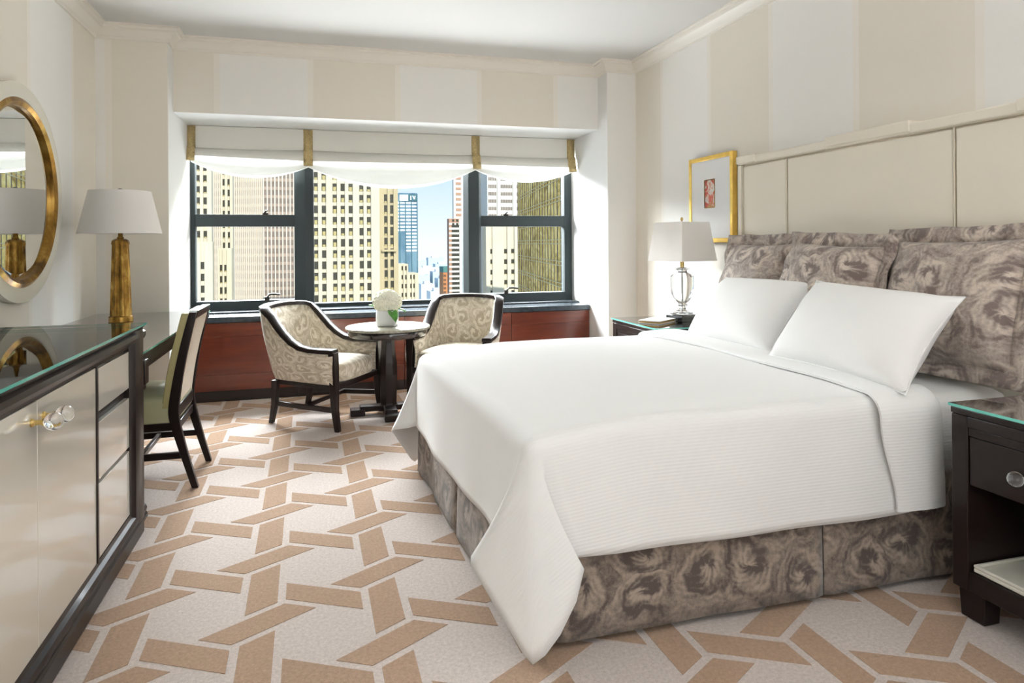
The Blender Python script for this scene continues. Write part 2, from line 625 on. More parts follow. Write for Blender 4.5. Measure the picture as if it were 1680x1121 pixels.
def glass_slab(name, parent, x0, x1, y0, y1, z0, z1):
    b = MB()
    vs = [(x0, y0, z0), (x1, y0, z0), (x1, y1, z0), (x0, y1, z0), (x0, y0, z1), (x1, y0, z1), (x1, y1, z1), (x0, y1, z1)]
    b.add(vs, [(4, 5, 6, 7)], 0)
    b.add(vs, [(0, 1, 5, 4), (1, 2, 6, 5), (2, 3, 7, 6), (3, 0, 4, 7)], 1)
    return b.build(name, ['plate_glass', 'glass_edge'], parent, smooth=False)

def bez(p0, p1, p2, p3, n):
    out = []
    for i in range(n + 1):
        t = i / n
        s = 1 - t
        out.append(tuple(s ** 3 * a + 3 * s * s * t * b + 3 * s * t * t * c + t ** 3 * d for a, b, c, d in zip(p0, p1, p2, p3)))
    return out

# ------------------------------------------------------------------ the room
XL, XR, YB, YP, YS, YW = -1.43, 2.57, -1.4, 5.17, 5.36, 6.03
RL, RR, ZC, ZS = -0.985, 2.307, 2.69, 2.155

# carpet: light ground with interlaced brown bands standing a little proud of it
fb = MB()
fb.add([(XL - .1, YB - .1, 0), (XR + .1, YB - .1, 0), (XR + .1, 6.2, 0), (XL - .1, 6.2, 0)], [(0, 1, 2, 3)], 0)
A0 = 0.457
rot = R(0.8)
def rv(x, y):
    return Vector((x * math.cos(rot) - y * math.sin(rot), x * math.sin(rot) + y * math.cos(rot)))
va, vb = rv(0, A0), rv(A0 * math.cos(R(30)), A0 * math.sin(R(30)))
c0 = Vector((-0.1865, 2.518))
LB, SB = 0.283, 0.113
kinds = [((0, 0), 90, 30), ((0, -A0 / 2), 30, -30), ((A0 / 2 * math.cos(R(30)), -A0 / 2 * math.sin(R(30))), -30, 90)]
for i in range(-14, 15):
    for j in range(-14, 15):
        for off, along, cut in kinds:
            c = c0 + va * i + vb * j + rv(*off)
            d = Vector((math.cos(R(along) + rot), math.sin(R(along) + rot))) * (LB / 2)
            s = Vector((math.cos(R(cut) + rot), math.sin(R(cut) + rot))) * (SB / 2)
            q = [c - d - s, c + d - s, c + d + s, c - d + s]
            if not all(XL < p.x < XR and YB < p.y < 5.9 for p in q):
                continue
            fb.add([(p.x, p.y, 0.0015) for p in q] + [(p.x, p.y, -0.001) for p in q],
                   [(0, 1, 2, 3), (0, 4, 5, 1), (1, 5, 6, 2), (2, 6, 7, 3), (3, 7, 4, 0)], 1)
floor = fb.build('floor', ['carpet_ground', 'carpet_band'], smooth=False)
tag(floor, 'patterned carpet with interlaced tan bands on pale ground', kind='structure')

def struct(o, label):
    return tag(o, label, kind='structure')

struct(MB().box(XL - .12, XL, YB - .12, 6.2, 0, ZC).build('wall_left', 'paper_y', smooth=False), 'cream striped wall behind the dresser and mirror')
struct(MB().box(XR, XR + .12, YB - .12, 6.2, 0, ZC).build('wall_right', 'paper_y', smooth=False), 'cream striped wall behind the headboard')
struct(MB().box(XL - .12, XR + .12, YB - .12, YB, 0, ZC).build('wall_rear', 'paper_x', smooth=False), 'cream wall at the rear of the room')
struct(MB().box(XL - .2, XR + .2, YB - .2, 6.3, ZC, ZC + .15).build('ceiling', 'ceiling_paint', smooth=False), 'plain white ceiling')
wf = MB()
def wbox(x0, x1, y0, y1, z0, z1, white):
    vs = [(x0, y0, z0), (x1, y0, z0), (x1, y1, z0), (x0, y1, z0), (x0, y0, z1), (x1, y0, z1), (x1, y1, z1), (x0, y1, z1)]
    fs = {'b': (0, 3, 2, 1), 't': (4, 5, 6, 7), 'f': (0, 1, 5, 4), 'r': (1, 2, 6, 5), 'k': (2, 3, 7, 6), 'l': (3, 0, 4, 7)}
    for k, f in fs.items():
        wf.add(vs, [f], 1 if k in white else 0)
wbox(XL, RL, YP, 6.2, 0, ZC, 'r')
wbox(RR, XR, YP, 6.2, 0, ZC, 'l')
wbox(RL, RR, YS, 6.2, ZS, ZC, 'b')
wbox(RL, RR, 6.0, 6.2, 0, 0.64, 'ft')
struct(wf.build('wall_front', ['paper_x', 'white_paint'], smooth=False), 'window wall with deep white reveals and striped soffit')

# crown moulding, mitred along every break of the wall
prof = [(0, -.094), (.010, -.094), (.012, -.082), (.024, -.074), (.034, -.054), (.052, -.032), (.070, -.026), (.072, -.012), (.090, -.010), (.090, 0.0), (0, 0)]
path = [(XL, YB), (XL, YP), (RL, YP), (RL, YS), (RR, YS), (RR, YP), (XR, YP), (XR, YB)]
def moulding(path, prof, z):
    P = [Vector(p) for p in path]
    rings = []
    for k, p in enumerate(P):
        ns = []
        if k > 0:
            t = (P[k] - P[k - 1]).normalized()
            ns.append(Vector((t.y, -t.x)))
        if k < len(P) - 1:
            t = (P[k + 1] - P[k]).normalized()
            ns.append(Vector((t.y, -t.x)))
        n = ns[0] if len(ns) == 1 else (ns[0] + ns[1]) / (1 + ns[0].dot(ns[1]))
        rings.append([(p.x + n.x * d, p.y + n.y * d, z + h) for d, h in prof])
    return MB().loft(rings, True, True)
struct(moulding(path, prof, ZC).build('trim_1', 'crown_paint', angle=25), 'cream crown moulding around the ceiling')
bprof = [(0, 0), (.014, 0), (.014, .085), (.008, .1), (0, .1)]
struct(moulding([(XL, YB), (XL, YP), (RL, YP)], bprof, 0.0).build('baseboard_left', 'crown_paint'), 'cream baseboard along the dresser wall')
struct(moulding([(RR, YP), (XR, YP), (XR, YB)], bprof, 0.0).build('baseboard_right', 'crown_paint'), 'cream baseboard along the bed wall')

# ------------------------------------------------------------------ windows
def member(name, parent, x0, x1, z0, z1, y0=6.0, y1=6.09, bev=0.004):
    return box_part(name, 'window_metal', parent, x0, x1, y0, y1, z0, z1, bev)

def pane(parent, x0, x1, z0, z1):
    return MB().box(x0, x1, 6.045, 6.051, z0, z1).build('pane', 'window_glass', parent, smooth=False)

def latch(parent, x, z):
    b = MB().box(x - .022, x + .022, 5.985, 6.005, z - .006, z + .014)
    b.tube([(x - .006, 5.985, z + .012), (x, 5.97, z + .028), (x + .012, 5.985, z + .032)], .008, 8)
    return b.build('latch', 'bronze_dark', parent)

def lift_handle(parent, x, z):
    b = MB().box(x - .02, x + .016, 5.978, 6.005, z - .01, z + .03)
    b.tube([(x, 5.985, z + .028), (x + .02, 5.965, z + .05), (x + .055, 5.955, z + .052), (x + .10, 5.955, z + .046)], .008, 8)
    return b.build('handle', 'bronze_dark', parent)

def window(name, label, x0, x1, gx0, gx1, hung):
    r = thing(name, label, None)
    r['kind'] = 'structure'
    if 'category' in r:
        del r['category']
    zb = .735 if hung else .695
    member('frame', r, x0, gx0, .64, 2.15)
    member('frame', r, gx1, x1, .64, 2.15)
    member('frame', r, gx0, gx1, 2.08, 2.15)
    member('bottom_rail', r, gx0, gx1, .64, zb, 5.985 if hung else 6.0)
    if hung:
        member('meeting_rail', r, gx0, gx1, 1.347, 1.446, 5.995)
        pane(r, gx0, gx1, zb, 1.347)
        pane(r, gx0, gx1, 1.446, 2.08)
    else:
        pane(r, gx0, gx1, zb, 2.08)
    return r
w1 = window('window_1', 'dark metal double hung window beside the desk', RL, -.10, -.949, -.1825, True)
w2 = window('window_2', 'wide fixed middle pane above the round table', -.10, 1.346, -.029, 1.267, False)
w3 = window('window_3', 'dark metal double hung window nearest the bed', 1.346, RR, 1.425, 2.234, True)
latch(w1, -.41, 1.446)
lift_handle(w1, -.40, .735)
latch(w3, 1.66, 1.446)
lift_handle(w3, 1.66, .735)
def post(pts, name, label):
    o = MB().hexa([(x, y, .64) for x, y in pts], [(x, y, 2.15) for x, y in pts]).build(name, 'window_metal', None, smooth=False, bevel=.004)
    return struct(o, label)
post([(-.186, 5.998), (-.094, 5.93), (-.027, 5.93), (-.024, 5.998)], 'trim_2', 'dark metal mullion post over the armchair nearest the desk')
post([(1.262, 5.998), (1.30, 5.93), (1.395, 5.93), (1.43, 5.998)], 'trim_3', 'dark metal mullion post behind the armchair near the bed')

# added unseen window, built only to dress the rear fill light
w4 = thing('fill_window', 'added unseen curtained window around the rear fill light', None)
w4['kind'] = 'structure'
for x0, x1, z0, z1 in ((-.66, -.58, .14, 2.26), (1.78, 1.86, .14, 2.26), (-.58, 1.78, .14, .22), (-.58, 1.78, 2.18, 2.26)):
    box_part('frame', 'white_paint', w4, x0, x1, YB + .002, YB + .05, z0, z1, .004)
b = MB()
b.grid(lambda u, v: (-.58 + 2.36 * u, YB + .02 + .012 * math.sin(u * 90), .22 + 1.96 * v), 120, 2)
b.build('fill_window_curtain', 'blind_lined', w4, angle=80)

# dark stone sill on top of the built-in cabinets
sill = MB().box(RL + .002, RR - .002, 5.56, 5.998, .604, .648)
sill.box(RL + .002, RR - .002, 5.82, 5.998, .648, .662)
tag(sill.build('window_sill_slab', 'sill_stone', bevel=.004), 'long dark polished stone sill under the windows', 'window sill')

# built-in cherry cabinets
cabs = [(-.983, -.16, 'cherry window cabinet unit behind the desk chair'), (-.16, .68, 'cherry window cabinet unit behind the left armchair'),
        (.68, 1.592, 'cherry window cabinet unit behind the right armchair'), (1.592, 2.305, 'cherry window cabinet unit at the bed end, beside the white reveal')]
for x0, x1, lab in cabs:
    t = thing('window_cabinet', lab, 'cabinet', ((x0 + x1) / 2, 5.8, 0), 0, 'built-in cabinets under the windows')
    h = (x1 - x0) / 2
    box_part('body', 'espresso_satin', t, -h + .001, h - .001, -.205, .19, .085, .602, .002)
    box_part('plinth', 'espresso_satin', t, -h + .001, h - .001, -.205, .18, 0.002, .085, .002)
    for z0, z1 in ((.086, .208), (.2095, .497), (.4985, .600)):
        box_part('panel', 'cherry', t, -h + .0018, h - .0018, -.222, -.205, z0, z1, .0012)

# ------------------------------------------------------------------ dresser
t = thing('dresser', 'dark dresser with cream lacquer doors and green-edged glass top', 'dresser', (-1.07, 2.09, 0))
DX = 0.36           # front plane, local x
def dl(y):          # world y to local
    return y - 2.09
box_part('body', 'espresso', t, -.355, DX - .03, -1.10, 1.10, .06, .852, .003)
# framing: bottom, top and side rails with stepped profile
b = MB()
# top rail (ovolo profile swept along y)
prof_t = [(DX - .03, .790), (DX - .012, .790), (DX - .010, .802), (DX + .004, .808), (DX + .010, .822), (DX + .008, .838), (DX - .004, .846), (DX - .002, .855), (DX - .03, .855)]
b.loft([[(x, -1.11, z) for x, z in prof_t], [(x, 1.11, z) for x, z in prof_t]])
b.build('top_rail', 'espresso', t, angle=25)
b = MB()
prof_b = [(DX - .03, .126), (DX - .012, .126), (DX - .008, .112), (DX + .004, .104), (DX + .010, .090), (DX + .006, .074), (DX + .012, .066), (DX + .012, .052), (DX - .03, .052)]
b.loft([[(x, -1.11, z) for x, z in prof_b], [(x, 1.11, z) for x, z in prof_b]])
b.build('bottom_rail', 'espresso', t, angle=25)
for s in (-1, 1):
    b = MB()
    ps = [(.925, DX - .03), (.925, DX - .012), (.94, DX - .008), (.955, DX + .004), (.985, DX + .010), (1.06, DX + .010), (1.085, DX + .004), (1.11, DX - .004), (1.11, DX - .03)]
    b.loft([[(x, s * y, z) for y, x in ps] for z in (.055, .852)])
    b.build('stile', 'espresso', t, angle=25)
    box_part('divider', 'espresso', t, DX - .03, DX - .006, min(s * .497, s * .515), max(s * .497, s * .515), .126, .79, .002)
box_part('plinth', 'espresso', t, -.355, DX + .008, -1.07, 1.07, 0.002, .052, .006)
for s in (-1, 1):
    d = box_part('door', 'lacquer_cream', t, DX - .03, DX - .010, min(s * .0012, s * .496), max(s * .0012, s * .496), .128, .788, .0015)
    kb = MB()
    kb.lathe([(.011, 0), (.011, .004), (.007, .008), (.007, .022), (.010, .026), (.010, .030)], 16)
    ko = kb.build('knob_stem', 'brass', d)
    ko.matrix_local = Matrix.Translation((DX - .010, s * .040, .738)) @ Matrix.Rotation(R(90), 4, 'Y')
    MB().sphere((DX + .042, s * .040, .738), .0235, 20, 14).build('knob', 'crystal', d)
    for z0, z1 in ((.130, .384), (.398, .594), (.632, .778)):
        box_part('drawer_front', 'white_lacquer', t, DX - .03, DX - .012, min(s * .518, s * .922), max(s * .518, s * .922), z0, z1, .0015)
box_part('top_board', 'black_lacquer', t, -.355, DX + .004, -1.112, 1.112, .8555, .8615, .001)
glass_slab('glass_top', t, -.357, DX + .012, -1.116, 1.116, .8625, .8715)

# ------------------------------------------------------------------ desk
t = thing('desk', 'dark writing desk with glass top between dresser and pier', 'desk', (-1.07, 4.19, 0))
box_part('top_board', 'espresso', t, -.355, .345, -.965, .965, .706, .730, .003)
glass_slab('glass_top', t, -.355, .350, -.967, .967, .7315, .7395)
b = MB()
pr = [(.30, .640), (.318, .640), (.322, .662), (.334, .668), (.334, .688), (.342, .694), (.342, .706), (.30, .706)]
b.loft([[(x, -.95, z) for x, z in pr], [(x, .965, z) for x, z in pr]])
b.build('apron', 'espresso', t, angle=25)
b = MB()
zs = [(.60, .706, .360), (.575, .60, .350), (.545, .575, .338), (.50, .545, .344), (.40, .50, .330), (.0, .40, .318)]
for z0, z1, x1 in zs:
    b.box(.26, x1, -.966, -.90 if z0 > .5 else -.925, z0 + .001, z1)
b.build('leg', 'espresso', t, bevel=.003)
box_part('back_rail', 'espresso', t, -.355, -.33, -.965, .965, .45, .706, .003)
box_part('leg', 'espresso', t, -.355, -.30, .90, .965, 0.002, .706, .004)

# ------------------------------------------------------------------ desk chair (local x points at the desk, y along it)
t = thing('desk_chair', 'dark wood desk chair with woven pale back panel and olive upholstery', 'chair', (-.62, 3.875, 0), R(180))
# local frame: +x = towards the desk (world -x); local y = world -y
def stile(y):
    p = [(-.035, 0.002), (.02, .19), (.058, .34), (.062, .40), (.040, .55), (.015, .68), (-.030, .868)]
    w = [.030, .036, .046, .048, .042, .040, .034]
    rings = []
    # smooth the side profile
    pts = []
    for k in range(len(p) - 1):
        for q in range(4):
            f = q / 4
            pts.append((p[k][0] * (1 - f) + p[k + 1][0] * f, p[k][1] * (1 - f) + p[k + 1][1] * f, w[k] * (1 - f) + w[k + 1] * f))
    pts.append((p[-1][0], p[-1][1], w[-1]))
    for _ in range(3):
        q = list(pts)
        for i in range(1, len(pts) - 1):
            q[i] = tuple((pts[i - 1][c] + 2 * pts[i][c] + pts[i + 1][c]) / 4 for c in range(3))
        pts = q
    for x, z, ww in pts:
        rings.append([(x - ww / 2, y - .016, z), (x + ww / 2, y - .016, z), (x + ww / 2, y + .016, z), (x - ww / 2, y + .016, z)])
    return MB().loft(rings).build('rear_leg', 'espresso', t, bevel=.003, angle=50)
stile(-.215)
stile(.215)
for s in (-1, 1):
    b = MB()
    b.hexa([(.445, s * .205 - .015, .002), (.475, s * .205 - .015, .002), (.475, s * .205 + .015, .002), (.445, s * .205 + .015, .002)],
           [(.435, s * .205 - .02, .33), (.475, s * .205 - .02, .33), (.475, s * .205 + .02, .33), (.435, s * .205 + .02, .33)])
    b.build('front_leg', 'espresso', t, bevel=.003)
    box_part('stretcher', 'espresso', t, .015, .455, s * .21 - .011, s * .21 + .011, .150, .182, .003)
box_part('stretcher', 'espresso', t, .20, .222, -.21, .21, .155, .178, .003)
box_part('seat_rail', 'espresso', t, .04, .47, -.20, .20, .285, .325, .004)
b = MB()
def seat_fn(x0, x1, y0, y1, z0, z1, crown):
    rings = []
    for z, ins in ((z0, .012), (z0 + .012, .002), (z1 - .03, 0.0), (z1 - .008, .010), (z1 + crown * .4, .035)):
        rings.append([(x0 + ins, y0 + ins, z), ((x0 + x1) / 2, y0 + ins, z + (crown * .3 if z > z1 - .02 else 0)), (x1 - ins, y0 + ins, z), (x1 - ins, 0, z + (crown * .3 if z > z1 - .02 else 0)),
                      (x1 - ins, y1 - ins, z), ((x0 + x1) / 2, y1 - ins, z + (crown * .3 if z > z1 - .02 else 0)), (x0 + ins, y1 - ins, z), (x0 + ins, 0, z + (crown * .3 if z > z1 - .02 else 0))])
    return MB().loft(rings)
seat_fn(.045, .485, -.225, .225, .326, .455, .02).build('seat', 'seat_vinyl', t, bevel=.006, angle=60)
def back_panel(name, mat, off, th, y0, y1, z0, z1):
    prof_ = [(.068, .40), (.048, .55), (.022, .68), (-.018, .84)]
    def xat(z):
        for k in range(3):
            if z <= prof_[k + 1][1] or k == 2:
                f = (z - prof_[k][1]) / (prof_[k + 1][1] - prof_[k][1])
                return prof_[k][0] * (1 - f) + prof_[k + 1][0] * f
    rings = []
    for i in range(9):
        z = z0 + (z1 - z0) * i / 8
        x = xat(z) + off
        rings.append([(x - th / 2, y0, z), (x + th / 2, y0, z), (x + th / 2, y1, z), (x - th / 2, y1, z)])
    return MB().loft(rings).build(name, mat, t, bevel=.004, angle=50)
back_panel('back_cushion', 'chair_vinyl', .026, .040, -.225, .225, .40, .862)
back_panel('back_panel', 'weave', -.010, .020, -.198, .198, .41, .835)
b = MB()
b.hexa([(-.040, -.198, .832), (.000, -.198, .832), (.000, .198, .832), (-.040, .198, .832)], [(-.052, -.198, .872), (-.010, -.198, .872), (-.010, .198, .872), (-.052, .198, .872)])
b.build('top_rail', 'espresso', t, bevel=.004)
box_part('lower_rail', 'espresso', t, .040, .072, -.198, .198, .350, .408, .003)

# ------------------------------------------------------------------ barrel armchairs (local x = facing)
def make_armchair(label):
    t = thing('armchair', label, 'armchair', (0, 0, 0), 0, 'barrel armchairs at the round table')
    # half plan, front to middle of back: bottom x, bottom y, top x, top y, top z
    H_ = [(.27, .305, .275, .310, .505), (.17, .29, .18, .307, .505), (.08, .275, .09, .304, .507), (0., .26, .015, .302, .520),
          (-.07, .245, -.05, .300, .552), (-.12, .235, -.11, .298, .600), (-.165, .225, -.165, .295, .656), (-.20, .215, -.215, .288, .712),
          (-.232, .20, -.270, .282, .752), (-.250, .16, -.322, .240, .766), (-.258, .11, -.352, .16, .772), (-.262, .055, -.366, .08, .775), (-.264, 0, -.370, 0, .776)]
    full = H_ + [(a, -b_, c, -d, e_) for a, b_, c, d, e_ in reversed(H_[:-1])]
    n = len(full)
    def inward(i, d):
        p0 = Vector(full[max(i - 1, 0)][2:4])
        p1 = Vector(full[min(i + 1, n - 1)][2:4])
        tt = (p1 - p0).normalized()
        nrm = Vector((-tt.y, tt.x))
        c = Vector((.05, 0)) - Vector(full[i][2:4])
        if nrm.dot(c) < 0:
            nrm = -nrm
        return nrm * d
    # outer upholstery: bottom path up to top path
    def surf(i, v, inset):
        a, b_, c, d, e_ = full[i]
        k = inward(i, inset)
        bul = .012 * math.sin(PI * v) * (1 if inset == 0 else -1)
        o = inward(i, -1.0) * bul
        z = .300 + (e_ - .006 - .300) * v
        vv = v ** 0.85
        return (a + (c - a) * vv + k.x + o.x, b_ + (d - b_) * vv + k.y + o.y, z)
    def panel(name, inset):
        b = MB()
        b.grid(lambda u, v: surf(int(round(u * (n - 1))), v, inset), n - 1, 8)
        uvs = [(i / (n - 1) * 1.55 + inset * 9, j / 8 * .42) for i in range(n) for j in range(9)]
        return b.build(name, 'chair_fabric', t, solid=.006, angle=70, uvs=uvs)
    panel('outer_upholstery', 0.0)
    panel('inner_upholstery', .052)
    # show-wood rail along arms and back
    path = [(c + inward(i, .026).x, d + inward(i, .026).y, e_ + .006) for i, (a, b_, c, d, e_) in enumerate(full)]
    sec = [(-.034, -.014), (.034, -.014), (.034, .010), (.026, .015), (-.026, .015), (-.034, .010)]
    MB().sweep(path, sec, Vector((0, 0, 1))).build('arm_rail', 'espresso', t, bevel=.002, angle=40)
    for s in (-1, 1):
        y = s * .286
        b = MB()
        b.loft([[(x - a, y - s * 0 - w_, z), (x + a, y - w_, z), (x + a, y + w_, z), (x - a, y + w_, z)] for x, a, w_, z in
                ((.292, .016, .016, .002), (.272, .020, .019, .14), (.268, .024, .022, .28), (.268, .022, .024, .40), (.262, .022, .030, .505))])
        b.build('front_leg', 'espresso', t, bevel=.003, angle=50)
        y2 = s * .205
        b = MB()
        b.loft([[(x - a, y2 - w_, z), (x + a, y2 - w_, z), (x + a, y2 + w_, z), (x - a, y2 + w_, z)] for x, a, w_, z in
                ((-.262, .015, .015, .002), (-.235, .018, .018, .13), (-.228, .022, .020, .29))])
        b.build('rear_leg', 'espresso', t, bevel=.003, angle=50)
        b = MB()
        b.hexa([(-.235, s * .205 - .010, .120), (.272, s * .286 - .010, .120), (.272, s * .286 + .010, .120), (-.235, s * .205 + .010, .120)],
               [(-.235, s * .205 - .010, .152), (.272, s * .286 - .010, .152), (.272, s * .286 + .010, .152), (-.235, s * .205 + .010, .152)])
        b.build('stretcher', 'espresso', t, bevel=.003)
    box_part('cross_stretcher', 'espresso', t, .00, .024, -.245, .245, .122, .148, .003)
    rail = [(.285, -.29), (.285, .29), (-.235, .20), (-.235, -.20)]
    b = MB()
    b.hexa([(x, y, .262) for x, y in rail], [(x, y, .302) for x, y in rail])
    b.build('seat_rail', 'espresso', t, bevel=.004)
    # crowned seat cushion
    b = MB()
    def plan(th, k):
        # rounded trapezoid
        cx, cy = math.cos(th), math.sin(th)
        p = 5.0
        rr = (abs(cx) ** p + abs(cy) ** p) ** (-1 / p)
        x = .03 + .265 * rr * cx * k
        hw = (.245 - .03 * (x < 0) * 0)
        f = (x + .235) / .53
        return x, (.185 + .078 * f) * rr * cy * k
    rings = []
    for k, z in ((.97, .304), (1.0, .318), (1.0, .375), (.985, .396), (.93, .412), (.75, .426), (.45, .434), (.1, .436)):
        rings.append([(*plan(2 * PI * i / 40, k), z) for i in range(40)])
    b.loft(rings)
    b.build('seat_cushion', 'chair_fabric', t, angle=60, uvs=[(q[0] + q[2], q[1]) for q in b.v])
    return t
ac = make_armchair('cream scroll patterned barrel armchair standing nearer the desk')
ac.location = (.030, 4.86, 0)
ac.rotation_euler.z = R(-33)
ac2 = copy_tree(ac)
ac2['label'] = 'cream scroll patterned barrel armchair partly hidden behind the bed'
ac2.location = (1.02, 5.03, 0)
ac2.rotation_euler.z = R(-118)

# ------------------------------------------------------------------ round table
t = thing('pedestal_table', 'small round stone-topped pedestal table between the armchairs', 'table', (.478, 4.86, 0), 0)
MB().lathe([(.283, .597), (.293, .600), (.295, .606), (.295, .613), (.291, .617), (0.001, .617)], 64).build('top', 'table_stone', t, angle=50)
MB().lathe([(.255, .552), (.270, .552), (.276, .560), (.276, .590), (.268, .5965), (.255, .5965)], 64).build('apron', 'black_lacquer', t)
MB().lathe([(.066, .036), (.064, .07), (.058, .075), (.060, .15), (.064, .28), (.062, .36), (.052, .44), (.046, .50), (.050, .552), (.12, .5965)], 8, ph=R(22.5)).build('column', 'espresso', t, bevel=.003, smooth=False)
for k in range(4):
    b = MB()
    b.box(.035, .20, -.042, .042, .028, .068)
    b.box(.165, .265, -.050, .050, .002, .048)
    o = b.build('foot', 'espresso', t, bevel=.006)
    o.rotation_euler.z = R(90 * k)

# hydrangea in a white cube vase
t = thing('flower_vase', 'white square vase with cream hydrangea and green leaves', 'vase', (.474, 4.86, .618), R(-16))
b = MB()
rings = []
for hw, z in ((.060, .0), (.068, .004), (.074, .05), (.072, .105), (.066, .112), (.060, .105), (.060, .02)):
    rr = []
    for i in range(32):
        a = 2 * PI * i / 32
        c_, s_ = math.cos(a), math.sin(a)
        q = (abs(c_) ** 6 + abs(s_) ** 6) ** (-1 / 6)
        rr.append((hw * q * c_, hw * q * s_, z))
    rings.append(rr)
b.loft(rings)
b.build('vase_body', 'ceramic', t, angle=60)
fl = MB()
fl.sphere((0, 0, .170), .084, 24, 14, .78)
rnd = random.Random(3)
for k in range(230):
    z = 1 - 1.65 * (k + .5) / 230
    a = k * 2.39996
    r_ = math.sqrt(max(0, 1 - z * z))
    nrm = Vector((r_ * math.cos(a), r_ * math.sin(a), z)).normalized()
    c = Vector((nrm.x * (.092 + .012 * rnd.random()), nrm.y * (.092 + .012 * rnd.random()), .170 + nrm.z * (.074 + .012 * rnd.random())))
    tx = nrm.orthogonal().normalized()
    ty = nrm.cross(tx)
    ph = rnd.random() * 6.28
    for q in range(4):
        aa = ph + q * PI / 2
        d = tx * math.cos(aa) + ty * math.sin(aa)
        e2 = nrm.cross(d)
        s_ = .0165
        fl.add([c, c + d * s_ * .6 + e2 * s_ * .55 + nrm * .005, c + d * s_ * 1.25 + nrm * .001, c + d * s_ * .6 - e2 * s_ * .55 + nrm * .004], [(0, 1, 2, 3)])
o = fl.build('flower_head', 'petal', t, smooth=False)
tag(o, 'cream hydrangea bloom', kind='stuff')
MB().tube([(0, 0, .03), (0, 0, .12)], .006, 8).build('stem', 'leaf_green', t)
def leaf(base, direction, L, W, droop, roll):
    d = Vector(direction).normalized()
    side = d.cross(Vector((0, 0, 1))).normalized()
    b = MB()
    def fn(u, v):
        w_ = W * math.sin(PI * min(1, u * .96 + .03)) ** .8 * (v - .5) * 2
        p = Vector(base) + d * (L * u) + side * w_
        p.z += -droop * u * u + abs(v - .5) * .02 * roll + .004 * math.sin(u * 18) * abs(v - .5)
        return p
    b.grid(fn, 9, 4)
    return b.build('leaf', 'leaf_green', t, solid=.0012, angle=80)
leaf((.03, -.05, .115), (.55, -.75, -.1), .085, .036, .075, 1)
leaf((-.05, 0, .12), (-1, -.3, .45), .085, .032, .01, 1)
leaf((-.045, .03, .12), (-.8, .4, .7), .085, .030, .0, 1)
leaf((.055, .0, .115), (.95, .2, .1), .075, .030, .03, 1)

# ------------------------------------------------------------------ round wall mirror
t = thing('wall_mirror', 'round wall mirror with wide ivory rim and bronze inner ring', 'mirror', (XL, 3.88, 1.46))
def ring(name, mat, r0, r1, x0, x1, crown=0.0):
    n = 96
    rings = []
    prof_ = [(r0, x0), (r0, x1 - crown), ((r0 + r1) / 2, x1), (r1, x1 - crown), (r1, x0)]
    for i in range(n):
        a = 2 * PI * i / n
        rings.append([(x, r * math.cos(a), r * math.sin(a)) for r, x in prof_])
    rings.append(rings[0])
    return MB().loft(rings, True, False).build(name, mat, t, merge=True, angle=50)
ring('rim', 'ivory', .465, .540, .002, .040, .004)
ring('inner_ring', 'ring_bronze', .428, .467, .002, .048, .012)
b = MB()
n = 96
b.add([(.018, .40 * math.cos(2 * PI * i / n), .40 * math.sin(2 * PI * i / n)) for i in range(n)], [tuple(range(n))])
b.loft([[(.018, .40 * math.cos(2 * PI * i / n), .40 * math.sin(2 * PI * i / n)) for i in range(n)], [(.012, .43 * math.cos(2 * PI * i / n), .43 * math.sin(2 * PI * i / n)) for i in range(n)]], True, False)
b.build('mirror_pane', 'mirror_glass', t, angle=3)

# ------------------------------------------------------------------ desk lamp
t = thing('table_lamp', 'tall bronze fluted table lamp with white drum shade on the desk', 'lamp', (-1.14, 4.59, .741))
b = MB()
rings = []
for r_, z in ((.066, 0), (.066, .03), (.060, .034), (.046, .46), (.050, .468), (.046, .486), (.030, .497)):
    rr = []
    for i in range(64):
        a = 2 * PI * i / 64
        f = 1 - (.24 * (0.5 + 0.5 * math.cos(a * 8)) if .032 < z < .47 else 0)
        rr.append((r_ * f * math.cos(a), r_ * f * math.sin(a), z))
    rings.append(rr)
b.loft(rings)
b.build('base', 'lamp_bronze', t, angle=50)
MB().lathe([(.016, .497), (.020, .503), (.013, .512), (.013, .53), (.008, .54), (.006, .62)], 20).build('neck', 'lamp_bronze', t)
def hollow_shade(r0, r1, z0, z1, n=64):
    b = MB()
    rings = []
    for r_, z in ((r0, z0), (r1, z1), (r1 - .004, z1), (r0 - .004, z0)):
        rings.append([(r_ * math.cos(2 * PI * i / n), r_ * math.sin(2 * PI * i / n), z) for i in range(n)])
    rings.append(rings[0])
    return b.loft(rings, True, False)
hollow_shade(.226, .167, .528, .785).build('shade', 'shade_linen', t, merge=True, angle=60)
b = MB()
for k in range(3):
    a = 2 * PI * k / 3 + .3
    b.tube([(0, 0, .776), (.166 * math.cos(a), .166 * math.sin(a), .776)], .002, 6)
b.build('spider', 'bronze_dark', t)
MB().lathe([(.004, .62), (.004, .786), (.016, .789), (.016, .797), (.006, .802)], 16).build('finial', 'bronze_dark', t)

